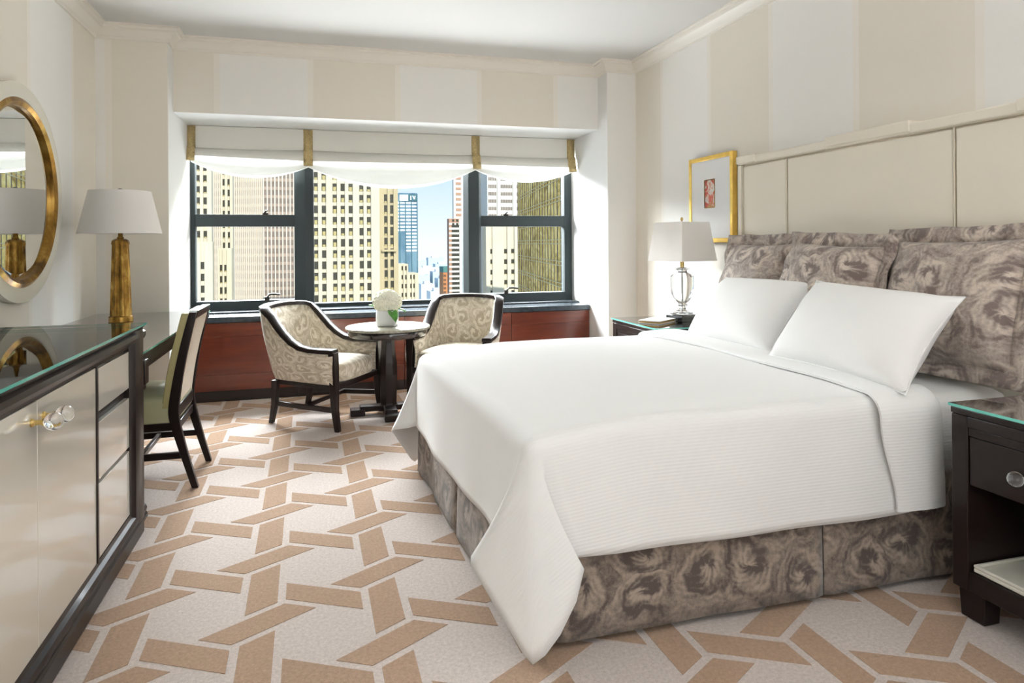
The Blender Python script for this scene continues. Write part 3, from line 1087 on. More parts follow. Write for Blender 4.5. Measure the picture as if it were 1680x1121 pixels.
# ------------------------------------------------------------------ nightstands (front faces -x)
def make_nightstand(label, yc):
    t = thing('nightstand', label, 'nightstand', (2.255, yc, 0), 0, 'nightstands beside the bed')
    F = -.305          # front plane, local x
    hw = .315
    box_part('top_board', 'espresso', t, F - .004, .30, -hw, hw, .648, .668, .003)
    glass_slab('glass_top', t, F - .010, .302, -hw - .003, hw + .003, .6695, .6785)
    for s in (-1, 1):
        box_part('side_panel', 'espresso', t, F, .30, min(s * hw, s * (hw - .055)), max(s * hw, s * (hw - .055)), .098, .646, .003)
    box_part('back_panel', 'black_lacquer', t, .28, .298, -.259, .259, .10, .646, .002)
    box_part('rail', 'espresso', t, F, F + .05, -.259, .259, .612, .646, .002)
    box_part('apron', 'espresso', t, F + .004, .28, -.259, .259, .585, .611, .001)
    dr = box_part('drawer', 'espresso', t, F + .006, .26, -.257, .257, .432, .583, .002)
    for yk in (-.086, .086):
        k = MB().lathe([(.008, 0), (.006, .012), (.009, .014)], 14).build('knob_stem', 'chrome', dr)
        k.matrix_local = Matrix.Translation((F + .006, yk, .510)) @ Matrix.Rotation(R(-90), 4, 'Y')
        MB().sphere((F - .028, yk, .510), .0215, 20, 14).build('knob', 'crystal', dr)
    box_part('shelf', 'espresso', t, F, .28, -.259, .259, .10, .162, .003)
    tr = box_part('shelf_tray', 'ivory', t, F + .010, .275, -.25, .25, .163, .176, .003)
    box_part('tray_lip', 'ivory', tr, F + .010, F + .022, -.25, .25, .177, .186, .002)
    box_part('tray_lip', 'ivory', tr, F + .022, .275, .24, .25, .177, .186, .002)
    for sx in (F + .035, .24):
        for s in (-1, 1):
            b = MB()
            x0, x1 = sx - .012, sx + .05
            y0, y1 = s * .265 - .04, s * .265 + .04
            b.hexa([(x0, y0, .002), (x1, y0, .002), (x1, y1, .002), (x0, y1, .002)], [(x0 - .004, y0 - .004, .099), (x1 + .004, y0 - .004, .099), (x1 + .004, y1 + .004, .099), (x0 - .004, y1 + .004, .099)])
            b.build('leg', 'espresso', t, bevel=.003)
    return t
ns = make_nightstand('dark glass-topped nightstand in the near corner, cut by the frame', 1.392)
ns2 = copy_tree(ns)
ns2['label'] = 'dark glass-topped nightstand by the window carrying the crystal lamp'
ns2.location = (2.255, 3.985, 0)
b = MB().box(-.075, .075, -.055, .055, 0, .02)
b.box(-.06, .06, -.04, .0, .02, .026)
o = b.build('remote_handset', 'black_lacquer', bevel=.004, loc=(2.10, 1.46, .177))
tag(o, 'small black device lying on the cream nightstand shelf', 'device')

# notepad folder
t = thing('notepad', 'pale notepad folder with tan edge on the far nightstand', 'notepad', (2.10, 3.945, .6795), R(36))
box_part('cover', 'paper_white', t, -.115, .115, -.075, .075, .017, .022, .001)
box_part('cover', 'paper_white', t, -.115, .115, -.075, .075, .0, .005, .001)
box_part('pages', 'card_tan', t, -.110, .112, -.070, .072, .0055, .0165, .001)

# ------------------------------------------------------------------ crystal lamp
t = thing('crystal_lamp', 'clear crystal urn lamp with square white shade beside the bed', 'lamp', (2.31, 3.995, .679), R(15))
box_part('block_base', 'lamp_black', t, -.075, .075, -.075, .075, .0, .042, .004)
box_part('crystal_foot', 'crystal', t, -.062, .062, -.062, .062, .043, .057, .005)
MB().lathe([(.050, .058), (.050, .064), (.026, .072), (.022, .088), (.034, .098), (.034, .104), (.026, .112), (.046, .130), (.070, .175), (.077, .23), (.077, .29), (.066, .302), (.034, .316), (.030, .328), (.048, .338), (.048, .344), (.022, .350)], 40).build('urn', 'crystal', t, angle=30)
MB().lathe([(.004, .044), (.004, .352)], 8).build('rod', 'chrome', t)
MB().lathe([(.014, .351), (.014, .39), (.006, .395), (.004, .655)], 14).build('socket', 'brass', t)
def sq(h, z):
    return [(-h, -h, z), (h, -h, z), (h, h, z), (-h, h, z)]
b = MB()
rings = [sq(.157, .392), sq(.124, .646), sq(.121, .646), sq(.154, .392), sq(.157, .392)]
b.loft(rings, True, False).build('shade', 'shade_linen', t, smooth=False, merge=True)
b = MB()
b.tube([(-.114, 0, .64), (.114, 0, .64)], .002, 6)
b.tube([(0, -.114, .64), (0, .114, .64)], .002, 6)
b.build('spider', 'brass', t)
MB().lathe([(.005, .656), (.009, .662), (.009, .672), (.004, .680)], 12).build('finial', 'brass', t)

# ------------------------------------------------------------------ framed picture
t = thing('framed_picture', 'small red abstract painting in wide white mat and gold frame', 'picture', (XR, 4.015, 1.482))
hy, hz = .262, .292
fw = .030
def fbar(y0, y1, z0, z1):
    return box_part('frame_bar', 'gold_leaf', t, -.040, -.002, y0, y1, z0, z1, .004)
fbar(-hy, -hy + fw, -hz, hz)
fbar(hy - fw, hy, -hz, hz)
fbar(-hy + fw, hy - fw, hz - fw, hz)
fbar(-hy + fw, hy - fw, -hz, -hz + fw)
# mat with a window
b = MB()
wy0, wy1, wz0, wz1 = -.055, .068, -.056, .129
for y0, y1, z0, z1 in ((-.232, wy0, -.262, .262), (wy1, .232, -.262, .262), (wy0, wy1, -.262, wz0), (wy0, wy1, wz1, .262)):
    b.box(-.034, -.030, y0, y1, z0, z1)
b.build('mat', 'mat_board', t, smooth=False)
box_part('print', 'painting', t, -.029, -.026, wy0 - .01, wy1 + .01, wz0 - .01, wz1 + .01, 0)
b = MB()
for y0, y1, z0, z1 in ((wy0 - .004, wy0 + .003, wz0, wz1), (wy1 - .003, wy1 + .004, wz0, wz1), (wy0, wy1, wz0 - .004, wz0 + .003), (wy0, wy1, wz1 - .003, wz1 + .004)):
    b.box(-.036, -.0345, y0, y1, z0, z1)
b.build('inner_fillet', 'ring_bronze', t, smooth=False)

# ------------------------------------------------------------------ roman shade
t = thing('roman_shade', 'white roman shade with tan tapes and scalloped hem across the windows', 'window shade', (.66, 5.90, ZS))
xs = [-.963, -.066, 1.360, 2.262]
zt = [1.866, 1.842, 1.850, 1.842]
sag = [.095, .150, .085]
for k in range(3):
    x0, x1 = xs[k] - .66, xs[k + 1] - .66
    b = MB()
    # profile rows: (row, fraction down) built as upper cloth, lip, middle fold and scalloped bag
    rows = []
    for q in range(7):
        rows.append(('u', q / 6))
    for q in range(9):
        rows.append(('m', q / 8))
    for q in range(13):
        rows.append(('s', q / 12))
    def fn(u, v, x0=x0, x1=x1, k=k):
        kind, f = rows[int(round(v * (len(rows) - 1)))]
        x = x0 + (x1 - x0) * u
        c = 4 * u * (1 - u)
        zb = zt[k] * (1 - u) + zt[k + 1] * u - ZS
        ztop = -.004
        zl = -.178 - .010 * c
        zm = zb + .045 - .004 * c
        if kind == 'u':
            return (x, -.012 * f * c - .004 * math.sin(7 * u + k) * f, ztop + (zl - ztop) * f)
        if kind == 'm':
            if f < .25:
                g = f / .25
                return (x, -.012 * c + .022 * math.sin(PI * g * .5) , zl + .012 * g)
            g = (f - .25) / .75
            return (x, .022 - .012 * c - (.05 + .012 * c) * math.sin(PI * g * .62), zl + .012 + (zm - zl - .012) * g)
        zz = zm + (zb - sag[k] * c ** .9 - zm) * f
        y = -.028 - .030 * c * math.sin(PI * min(1, f * 1.02)) + .018 * c * math.sin(3 * PI * f) * (1 - f) + .02 * f
        return (x, y, zz)
    b.grid(fn, 32, len(rows) - 1)
    nr = len(rows) - 1
    b.mi = [0 if (q % nr) < 16 else 1 for q in range(len(b.f))]
    b.build('fabric_panel', ['blind_lined', 'blind_fabric'], t, angle=70)
    # back leaf of the bag, hanging a little lower, seen as a second hem
    b = MB()
    def fn2(u, v, x0=x0, x1=x1, k=k):
        c = 4 * u * (1 - u)
        zb = zt[k] * (1 - u) + zt[k + 1] * u - ZS
        za = zb + .03
        return (x0 + (x1 - x0) * u, .012 + .012 * c * math.sin(PI * v), za + (zb - sag[k] * 1.13 * c - .004 - za) * v)
    b.grid(fn2, 32, 6)
    b.build('hem', 'blind_fabric', t, angle=70)
for k in range(4):
    x = xs[k] - .66
    hw = .037
    zb = zt[k] - ZS
    b = MB()
    rows = [(-.006, -.003), (-.183, -.004), (-.172, -.018), (-.20, -.034), (-.24, -.040), (zb + .052, -.041), (zb + .056, -.048), (zb + .03, -.052), (zb + .034, -.057), (zb, -.058)]
    b.grid(lambda u, v: (x - hw + 2 * hw * u, rows[int(round(v * 9))][1], rows[int(round(v * 9))][0]), 2, 9)
    b.build('trim_tape', 'tan_tape', t, solid=.003, angle=50)
box_part('headrail', 'white_paint', t, -1.63, 1.63, .004, .035, -.035, -.003, .002)

# ------------------------------------------------------------------ headboard
t = thing('headboard', 'tall cream upholstered headboard with stepped border on the right wall', 'headboard', (XR, 2.677, 0))
FX = -.085
def hb(name, mat, x0, x1, y0, y1, z0, z1, bev):
    return box_part(name, mat, t, x0, x1, y0, y1, z0, z1, bev, seg=3)
box_part('backing', 'leather_cream', t, -.06, -.003, -.95, .95, .12, 1.69, .004)
hb('border', 'leather_cream', FX, -.004, -.955, .955, 1.662, 1.708, .008)
hb('border_raised', 'leather_cream', FX - .006, -.006, -.31, .205, 1.672, 1.722, .006)
for s in (-1, 1):
    hb('border', 'leather_cream', FX, -.004, min(s * .918, s * .955), max(s * .918, s * .955), .12, 1.661, .008)
    hb('corner_block', 'leather_cream', FX - .006, -.006, min(s * .78, s * .962), max(s * .78, s * .962), 1.668, 1.716, .006)
for y0, y1 in ((-.915, -.517), (-.511, .511), (.517, .915)):
    hb('panel', 'leather_cream', FX + .012, -.055, y0, y1, .30, 1.655, .012)
b = MB()
for y in (-.514, .514):
    b.tube([(FX + .010, y, .5), (FX + .010, y, 1.655)], .0045, 8)
b.build('welt', 'piping', t)
b = MB()
b.tube([(FX + .004, .916, .6), (FX + .004, .916, 1.657), (FX + .004, .79, 1.657), (FX + .004, .785, 1.662), (FX + .004, .21, 1.662), (FX + .004, .205, 1.668), (FX + .004, -.305, 1.668), (FX + .004, -.31, 1.660), (FX + .004, -.916, 1.660), (FX + .004, -.916, .6)], .0035, 8)
b.build('piping', 'piping', t)

# ------------------------------------------------------------------ bed
YN, YF = 1.872, 3.575
def foot_x(y):
    return .572 - .045 * (y - YN)
XH = 2.47
t = thing('bed', 'queen bed base with ribbed white mattress sheet and damask skirt', 'bed', (1.5, 2.72, 0))
def L3(x, y, z):
    return (x - 1.5, y - 2.72, z)
b = MB()
y0, y1 = YN + .022, YF - .022
ins = .03
rings = []
for z0_, z1_, k in ((.372, .372, .012), (.385, .385, 0.0), (.560, .590, 0.0), (.588, .622, .010), (.604, .640, .035), (.610, .647, .07)):
    loop = []
    corners = [(foot_x(y0) + ins + k, y0 + k, z0_), (XH - k, y0 + k, z1_), (XH - k, y1 - k, z1_), (foot_x(y1) + ins + k, y1 - k, z0_)]
    for q in range(4):
        a, c = Vector(corners[q]), Vector(corners[(q + 1) % 4])
        for f in (0.02, .2, .4, .6, .8, .98):
            loop.append(L3(*(a + (c - a) * f)))
    rings.append(loop)
b.loft(rings)
uvs = [(v[0], v[1] + v[2]) for v in b.v]
b.build('mattress', 'coverlet_cotton', t, angle=60, uvs=uvs)
b = MB()
b.hexa([L3(foot_x(y0) + .05, y0 + .03, .06), L3(XH, y0 + .03, .06), L3(XH, y1 - .03, .06), L3(foot_x(y1) + .05, y1 - .03, .06)],
       [L3(foot_x(y0) + .05, y0 + .03, .37), L3(XH, y0 + .03, .37), L3(XH, y1 - .03, .37), L3(foot_x(y1) + .05, y1 - .03, .37)])
b.build('box_base', 'espresso_satin', t)
for x in (.68, 2.38):
    for y in (YN + .12, YF - .12):
        box_part('leg', 'black_lacquer', t, x - 1.5 - .03, x - 1.5 + .03, y - 2.72 - .03, y - 2.72 + .03, .002, .06, .003)
def skirt_panel(p0, p1, wav, ph):
    """hanging cloth between two floor points, outward to the right of p0->p1"""
    a, c = Vector(p0), Vector(p1)
    d = (c - a).normalized()
    n = Vector((d.y, -d.x))
    Ln = (c - a).length
    b = MB()
    def fn(u, v):
        z = .385 - (.385 - .022) * v
        s = u * Ln
        wv = wav * v * (math.sin(s * 9 + ph) + .5 * math.sin(s * 21 + 2 * ph)) + .012 * v
        edge = min(u, 1 - u) * Ln
        wv -= .008 * v * max(0, 1 - edge / .03)
        p = a + d * s + n * wv
        return L3(p.x, p.y, z)
    nn = max(8, int(Ln / .03))
    b.grid(fn, nn, 8)
    uvs = [(i / nn * Ln + ph, j / 8 * .36) for i in range(nn + 1) for j in range(9)]
    return b.build('skirt_panel', 'skirt_fabric', t, solid=.006, angle=70, uvs=uvs)
ysk = YN + .024
skirt_panel((foot_x(ysk) + .10, ysk), (1.607, ysk), .003, .4)
skirt_panel((1.613, ysk), (2.46, ysk), .003, 1.7)
skirt_panel((foot_x(ysk) + .012, ysk), (foot_x(ysk) + .095, ysk), .002, .9)
ym = (YN + YF) / 2
skirt_panel((foot_x(YF) + .012, YF - .02), (foot_x(ym) + .014, ym + .002), .007, 2.2)
skirt_panel((foot_x(ym) + .014, ym - .002), (foot_x(ysk) + .014, ysk), .006, .1)
skirt_panel((2.46, YF - .02), (foot_x(YF) + .02, YF - .02), .003, .3)

# ------------------------------------------------------------------ coverlet
t = thing('coverlet', 'ribbed white coverlet draped over the bed with corner trailing to the carpet', 'bedspread', (1.5, 2.72, 0))
rr = .055
XE = 1.93
NU, NV = 40, 44
def smooth(a):
    a = max(0, min(1, a))
    return a * a * (3 - 2 * a)
def ztop(x, y):
    e1 = smooth((x - .48) / .5)
    ey = min(y - YN, YF - y)
    return .620 + .048 * e1 + .010 * smooth(ey / .35) + .004 * noise.noise(Vector((x * 2.2, y * 2.2, 1.7)))
b = MB()
uvs = []
def addv(p, uv):
    b.v.append(L3(*p))
    uvs.append(uv)
    return len(b.v) - 1
gridv = {}
for i in range(NU + 1):
    for j in range(NV + 1):
        v = j / NV
        y = (YN + rr) * (1 - v) + (YF - rr) * v
        u = i / NU
        x = (foot_x(y) + rr) * (1 - u) + XE * u
        gridv[i, j] = addv((x, y, ztop(x, y)), (x, y))
def face(*q):
    b.f.append(tuple(q))
    b.mi.append(0)
for i in range(NU):
    for j in range(NV):
        face(gridv[i, j], gridv[i + 1, j], gridv[i + 1, j + 1], gridv[i, j + 1])
NA, ND = 5, 14
def column(topi, n, B, belly=0.0, uvdir=None):
    T = Vector(b.v[topi]) + Vector((1.5, 2.72, 0))
    n = Vector((n[0], n[1], 0)).normalized()
    ud = uvdir or n
    ids = [topi]
    for k in range(1, NA + 1):
        a = PI / 2 * k / NA
        p = T + n * (rr * math.sin(a)) - Vector((0, 0, rr * (1 - math.cos(a))))
        ln = rr * a
        ids.append(addv(p, (uvs[topi][0] + ud[0] * ln, uvs[topi][1] + ud[1] * ln)))
    E = T + n * rr - Vector((0, 0, rr))
    B = Vector(B)
    tot = (B - E).length
    for k in range(1, ND + 1):
        f = k / ND
        p = E.lerp(B, f)
        # leave the edge straight down first, then out towards the hem
        ease = f - .10 * math.sin(PI * f)
        p.x = E.x + (B.x - E.x) * ease
        p.y = E.y + (B.y - E.y) * ease
        p += n * (belly * math.sin(PI * f))
        ln = rr * PI / 2 + tot * f
        ids.append(addv(p, (uvs[topi][0] + ud[0] * ln, uvs[topi][1] + ud[1] * ln)))
    return ids
def hem_w(s, ph):
    return .006 * math.sin(s * 5 + ph) + .004 * math.sin(s * 13 + ph * 2)
cols = []
# near side, head to foot
for i in range(NU, -1, -1):
    x = b.v[gridv[i, 0]][0] + 1.5
    k = smooth((1.05 - x) / .43)
    bx = x + k * (.715 - .625)
    cols.append(column(gridv[i, 0], (0, -1), (bx, YN - .020 + hem_w(x, .5) - .004 * k, .276 + .008 * math.sin(x * 3)), .006, (0, -1)))
fan = [(.692, YN - .014, .272), (.728, YN - .060, .264), (.695, YN - .080, .185), (.645, YN - .086, .105), (.600, YN - .086, .055), (.566, YN - .078, .030), (.545, YN - .055, .050), (.505, YN + .0, .120), (.460, YN + .055, .195), (.428, YN + .092, .250), (.436, YN + .118, .262), (.500, YN + .150, .272)]
def add_fan(ti, mir):
    m_ = len(fan)
    seq = []
    for k, (x, y, z) in enumerate(fan):
        a = R(-90 - 90 * (k + 1) / (m_ + 1))
        n = (math.cos(a), math.sin(a))
        p = (x, y, z)
        bl = .010 * math.sin(PI * k / (m_ - 1))
        if mir:
            n = (n[0], -n[1])
            p = (x - .045 * (YF - YN) * .95, YN + YF - y, z)
        seq.append(column(ti, n, p, bl))
    return seq
cols += add_fan(gridv[0, 0], False)
for j in range(0, NV + 1):
    y = b.v[gridv[0, j]][1] + 2.72
    kn = smooth((2.30 - y) / .40)
    kf = smooth((y - (YN + YF - 2.30)) / .40)
    by = y + kn * .105 - kf * .105
    cols.append(column(gridv[0, j], (-1, 0), (foot_x(y) - .028 + hem_w(y, 2.), by, .272 + .012 * math.sin(y * 4)), .006, (-1, 0)))
cols += list(reversed(add_fan(gridv[0, NV], True)))
for i in range(0, NU + 1):
    x = b.v[gridv[i, NV]][0] + 1.5
    k = smooth((1.05 - x) / .43)
    cols.append(column(gridv[i, NV], (0, 1), (x + k * .09, YF + .02 + hem_w(x, 1.5), .276), .006, (0, 1)))
for c1, c2 in zip(cols[:-1], cols[1:]):
    for k in range(len(c1) - 1):
        q = [c1[k], c1[k + 1], c2[k + 1], c2[k]]
        if q[0] == q[3]:
            face(q[0], q[1], q[2])
        else:
            face(*q)
o = b.build('cloth', 'coverlet_cotton', t, angle=80, uvs=uvs)
md = o.modifiers.new('thickness', 'SOLIDIFY')
md.thickness = .006
md.offset = -1
# turned-down band at the head end
b = MB()
uvs = []
pathp = []
zt_ = lambda y: ztop(1.93, y) + .003
out = .034
ytn, ytf = YN - out, YF + out
r2 = .075
ys = []
for k in range(12):
    pathp.append((ytn - .002 * k * 0, .290 + (zt_(YN + .05) - r2 - .290) * k / 11, (0, -1)))
for k in range(1, 7):
    a = PI / 2 * k / 6
    pathp.append((ytn + r2 - r2 * math.cos(a), zt_(YN + .05) - r2 + r2 * math.sin(a), (0, 0, math.cos(a), math.sin(a))))
for k in range(1, 24):
    y = ytn + r2 + (ytf - ytn - 2 * r2) * k / 24
    pathp.append((y, zt_(min(max(y, YN + .05), YF - .05)), None))
for k in range(0, 7):
    a = PI / 2 * k / 6
    pathp.append((ytf - r2 + r2 * math.sin(a), zt_(YF - .05) - r2 + r2 * math.cos(a), None))
for k in range(1, 12):
    pathp.append((ytf, zt_(YF - .05) - r2 - (zt_(YF - .05) - r2 - .290) * k / 11, None))
rings = []
dist = 0
for k, p in enumerate(pathp):
    a = pathp[max(k - 1, 0)]
    c = pathp[min(k + 1, len(pathp) - 1)]
    ty, tz = c[0] - a[0], c[1] - a[1]
    l = math.hypot(ty, tz)
    ny, nz = -tz / l, ty / l
    if k:
        dist += math.hypot(p[0] - pathp[k - 1][0], p[1] - pathp[k - 1][1])
    low = smooth((.60 - p[1]) / .3)
    x0 = 1.800 + .068 * low + .012 * math.sin(p[0] * 3.1) + .012 * (1 - low) * math.sin(p[0] * 7)
    x1 = 2.052 + .012 * low + .008 * math.sin(p[0] * 4.3 + 1)
    sec = [(x0, .0), (x0 - .002, .010), (x0 + .012, .016), (x0 + .08, .020), ((x0 + x1) / 2, .022), (x1 - .06, .022), (x1 - .02, .017), (x1 - .004, .008), (x1, -.002), (x1 - .012, -.012), ((x0 + x1) / 2, -.008)]
    rings.append([L3(x, p[0] + ny * h * (1.0 if True else 0), p[1] + nz * h) for x, h in sec])
    uvs += [(x, dist) for x, h in sec]
b.loft(rings)
b.build('turndown', 'coverlet_cotton', t, angle=70, uvs=uvs)

# ------------------------------------------------------------------ pillows
def pillow_mesh(W, Hh, T, pinch, seed, nu=30, nv=24, wr=.006):
    b = MB()
    def surf(sgn):
        def fn(u, v):
            a, c = 2 * u - 1, 2 * v - 1
            x = a * W / 2 * (1 - pinch * (1 - c * c) * abs(a) ** 2)
            y = c * Hh / 2 * (1 - pinch * (1 - a * a) * abs(c) ** 2)
            th = (max(0, 1 - abs(a) ** 2.6) * max(0, 1 - abs(c) ** 2.6)) ** .55
            wrk = wr * noise.noise(Vector((x * 7 + seed, y * 7, sgn))) + .5 * wr * noise.noise(Vector((x * 17 + seed, y * 17, sgn)))
            z = sgn * T / 2 * th + wrk * th ** .5
            return (x, y, z)
        return fn
    b.grid(surf(1), nu, nv)
    b.grid(surf(-1), nu, nv)
    return b
def place(o, c, lean, yaw=0.0, rollz=0.0):
    s, k = math.sin(R(lean)), math.cos(R(lean))
    m_ = Matrix(((0, s, -k, 0), (-1, 0, 0, 0), (0, k, s, 0), (0, 0, 0, 1)))
    o.matrix_world = Matrix.Translation(c) @ Matrix.Rotation(R(yaw), 4, 'Z') @ m_ @ Matrix.Rotation(R(rollz), 4, 'Z')
def bed_pillow(label, c, lean, yaw, W, Hh, seed, rollz=0):
    t = thing('bed_pillow', label, 'pillow', c, 0, 'white sleeping pillows')
    place(t, c, lean, yaw, rollz)
    pillow_mesh(W, Hh, .225, .085, seed).build('pillow_body', 'pillow_cotton', t, merge=True, angle=80)
    b = MB()
    pts = []
    n = 24
    for k in range(n):
        pts.append((-1 + 2 * k / n, -1))
    for k in range(n):
        pts.append((1, -1 + 2 * k / n))
    for k in range(n):
        pts.append((1 - 2 * k / n, 1))
    for k in range(n):
        pts.append((-1, 1 - 2 * k / n))
    path = [(a * W / 2 * (1 - .085 * (1 - c_ * c_)) * 1.003, c_ * Hh / 2 * (1 - .085 * (1 - a * a)) * 1.003, 0) for a, c_ in pts]
    b.tube(path, .003, 6, closed=True)
    b.build('seam', 'pillow_cotton', t)
    return t
bed_pillow('plain white pillow nearer the window, partly behind the other white pillow', (2.085, 2.985, .842), 40, 0, .72, .41, 1.0, 1)
bed_pillow('plain white pillow in front, nearer the camera', (2.015, 2.18, .850), 38, 2, .71, .405, 5.0, -2)
def sham(label, c, lean, yaw, seed, W=.56, rollz=0):
    t = thing('pillow_sham', label, 'pillow', c, 0, 'damask pillow shams along the headboard')
    place(t, c, lean, yaw, rollz)
    pm = pillow_mesh(W, W * .86, .21, .05, seed, wr=.012)
    pm.build('sham_body', 'sham_fabric', t, merge=True, angle=80, uvs=[(q[0] + seed, q[1] + seed * .37) for q in pm.v])
    # flat flange around the pillow
    b = MB()
    n = 26
    def loop(hw, hh, wave):
        L_ = []
        for side in range(4):
            for k in range(n):
                f = -1 + 2 * k / n
                a, c_ = ((f, -1), (1, f), (-f, 1), (-1, -f))[side]
                z = wave * (math.sin(f * 6 + side * 1.7 + seed) * .6 + math.sin(f * 13 + seed * 2) * .4)
                L_.append((a * hw, c_ * hh, z))
        return L_
    h1, h2 = W / 2 * .93, W * .43 * .93
    rings = [loop(h1, h2, 0.0), loop(h1 + .03, h2 + .03, .006), loop(h1 + .068, h2 + .068, .016)]
    b.loft(rings, True, False)
    b.build('flange', 'sham_fabric', t, solid=.007, angle=80, uvs=[(q[0] + seed, q[1] + seed * .37) for q in b.v])
    return t
sham('damask pillow sham nearest the window', (2.345, 3.285, .952), 15, 0, 1.3)
sham('damask pillow sham in the middle of the three', (2.285, 2.65, .952), 16, 1, 4.1, rollz=-2)
sham('damask pillow sham nearest the camera, tallest in view', (2.368, 2.085, .962), 15, 1, 8.7, W=.575, rollz=1)

# ------------------------------------------------------------------ added uplights out of view, for fill
for (x, y, en), lab in zip(FILL_TORCH, ('added unseen bronze uplight for fill at the rear end of the dresser', 'added unseen bronze uplight for fill at the rear, on the bed side', 'added unseen bronze uplight for fill by the rear wall')):
    t = thing('fill_torchiere', lab, 'floor lamp', (x, y, 0))
    MB().lathe([(.14, .002), (.14, .015), (.03, .03), (.014, .05)], 32).build('base', 'bronze_dark', t)
    MB().lathe([(.013, .05), (.013, 1.70)], 16).build('pole', 'bronze_dark', t)
    MB().lathe([(.02, 1.70), (.10, 1.74), (.19, 1.83), (.205, 1.87), (.20, 1.87), (.18, 1.832), (.09, 1.75)], 40).build('bowl', 'brass', t)

# ------------------------------------------------------------------ the city outside
ZLO = -75.0
def bld(name, label, x, y, rz=0.0):
    return thing(name, label, 'building', (x, y, ZLO), R(rz), 'towers outside the windows')
def zl(z):
    return z - ZLO
def stuffpart(mb, name, mat, parent):
    o = mb.build(name, mat, parent, smooth=False)
    o['kind'] = 'stuff'
    return o

def punched(t, mat, x0, x1, depth, zhi, cols, z0, z1, pitch, wh, blind=.55, rnd=random.Random(1), piers=False, spandrel=None):
    """stone tower face: windows set back between proud piers and spandrels; local x along the face, face looks to -y"""
    box_part('wall', mat, t, x0, x1, 0, depth, 0, zl(zhi), 0)
    g, bl, sp = MB(), MB(), MB()
    n = int((z1 - z0) / pitch)
    for a, c in cols:
        for k in range(n + 1):
            z = zl(z0 + k * pitch)
            g.box(a, c, -.06, .05, z, z + wh)
            if rnd.random() < .75:
                hb_ = wh * (blind if rnd.random() < .6 else blind * .5)
                w_ = (c - a) * .16
                bl.box(a + w_, c - w_, -.09, -.05, z, z + hb_)
    stuffpart(g, 'windows', 'dark_window', t)
    stuffpart(bl, 'window_shades', 'window_blind', t)
    edges = [x0] + [q for ac in cols for q in ac] + [x1]
    for k in range(0, len(edges), 2):
        if edges[k + 1] - edges[k] > .25:
            box_part('pier', mat, t, edges[k], edges[k + 1], -.38, .05, 0, zl(zhi) - .3, 0)

# broad limestone tower filling the middle window
t = bld('limestone_tower', 'broad pale limestone tower filling the left of the middle window', -1.2, 200)
cols = [(-1.6, -.55), (.3, 1.5), (2.5, 3.7), (5.5, 6.7), (7.7, 8.9), (9.9, 11.1), (12.9, 14.1), (15.0, 16.2)]
punched(t, 'limestone', -1.9, 18.6, 22, 26, cols, -44, 22, 3.17, 2.15)
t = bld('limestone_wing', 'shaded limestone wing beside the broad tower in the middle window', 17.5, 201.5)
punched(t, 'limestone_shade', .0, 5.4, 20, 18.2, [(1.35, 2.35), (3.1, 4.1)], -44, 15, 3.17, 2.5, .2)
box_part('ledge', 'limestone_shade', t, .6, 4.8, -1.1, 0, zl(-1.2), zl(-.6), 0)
# low pale block below the blue tower
t = bld('stone_block', 'low cream stepped block below the blue glass tower', 26.0, 230)
punched(t, 'limestone', 0, 3.4, 12, -5.8, [(1.15, 1.75), (2.35, 2.95)], -44, -8, 3.0, 1.5, .1)
t = bld('stone_block', 'cream lower block right of the stepped block, below the blue tower', 29.4, 230.4)
punched(t, 'limestone', 0, 3.6, 12, -9.0, [(.7, 1.25), (1.75, 2.3)], -44, -11, 3.0, 1.5, .1)

# blue glass tower with white sign panels
t = bld('glass_tower', 'slim blue glass tower with white sign at its top', 55.6, 480)
box_part('wall', 'blue_glass', t, -4, 12.6, 0, 20, 0, zl(36.5), 0)
g = MB()
for k in range(28):
    z = zl(29.0 - k * 2.4)
    for q in range(4):
        if k < 9 or (q > 1 and k < 15):
            g.box(-3.6 + q * 4.1, -.3 + q * 4.1, -.2, .05, z, z + 1.1)
stuffpart(g, 'window_bands', 'sign_white', t)
g = MB()
for q in range(5):
    g.box(-4 + q * 4.1, -3.6 + q * 4.1, -.3, .05, 0, zl(36))
stuffpart(g, 'mullions', 'sign_teal', t)
box_part('sign_panel', 'sign_white', t, .2, 6.1, -.5, 0, zl(31), zl(35.3), 0)
box_part('sign_panel', 'sign_teal', t, 6.5, 12.3, -.5, 0, zl(31), zl(35.6), 0)
g = MB()
for pts in (((7.6, 34.6), (8.4, 34.6), (8.4, 31.8), (7.6, 31.8)), ((9.0, 34.6), (9.8, 34.6), (10.9, 31.8), (10.2, 31.8)), ((10.6, 34.6), (11.3, 34.6), (10.9, 31.8), (10.2, 31.8))):
    g.hexa([(x, -.62, zl(z)) for x, z in pts], [(x, -.5, zl(z)) for x, z in pts])
g.build('sign_letters', 'sign_white', t, smooth=False)

# brown tower and its slim upper part, orange brick neighbour
t = bld('brown_tower', 'slender white and brown striped tower left of the right mullion', 62.4, 330)
box_part('wall', 'brown_brick', t, 0, 10, 0, 5, 0, zl(13.2), 0)
box_part('upper_wall', 'white_stone', t, 2.8, 10, 2, 5, zl(13.2), zl(60), 0)
g, h = MB(), MB()
for k in range(24):
    z = zl(8.8 - k * 2.35)
    g.box(1.4, 5.0, -.15, .05, z, z + 1.25)
    h.box(0.0, 5.6, -.10, .05, z + 1.3, z + 2.3)
for k in range(2):
    for q in range(2):
        g.box(1.6 + 2 * q, 2.7 + 2 * q, -.15, .05, zl(9.9 + 1.8 * k - .0), zl(9.9 + 1.8 * k + 1.1))
stuffpart(g, 'windows', 'dark_window', t)
stuffpart(h, 'bands', 'white_stone', t)
box_part('pier', 'white_stone', t, 5.1, 7.4, -.3, .05, 0, zl(13), 0)
g = MB()
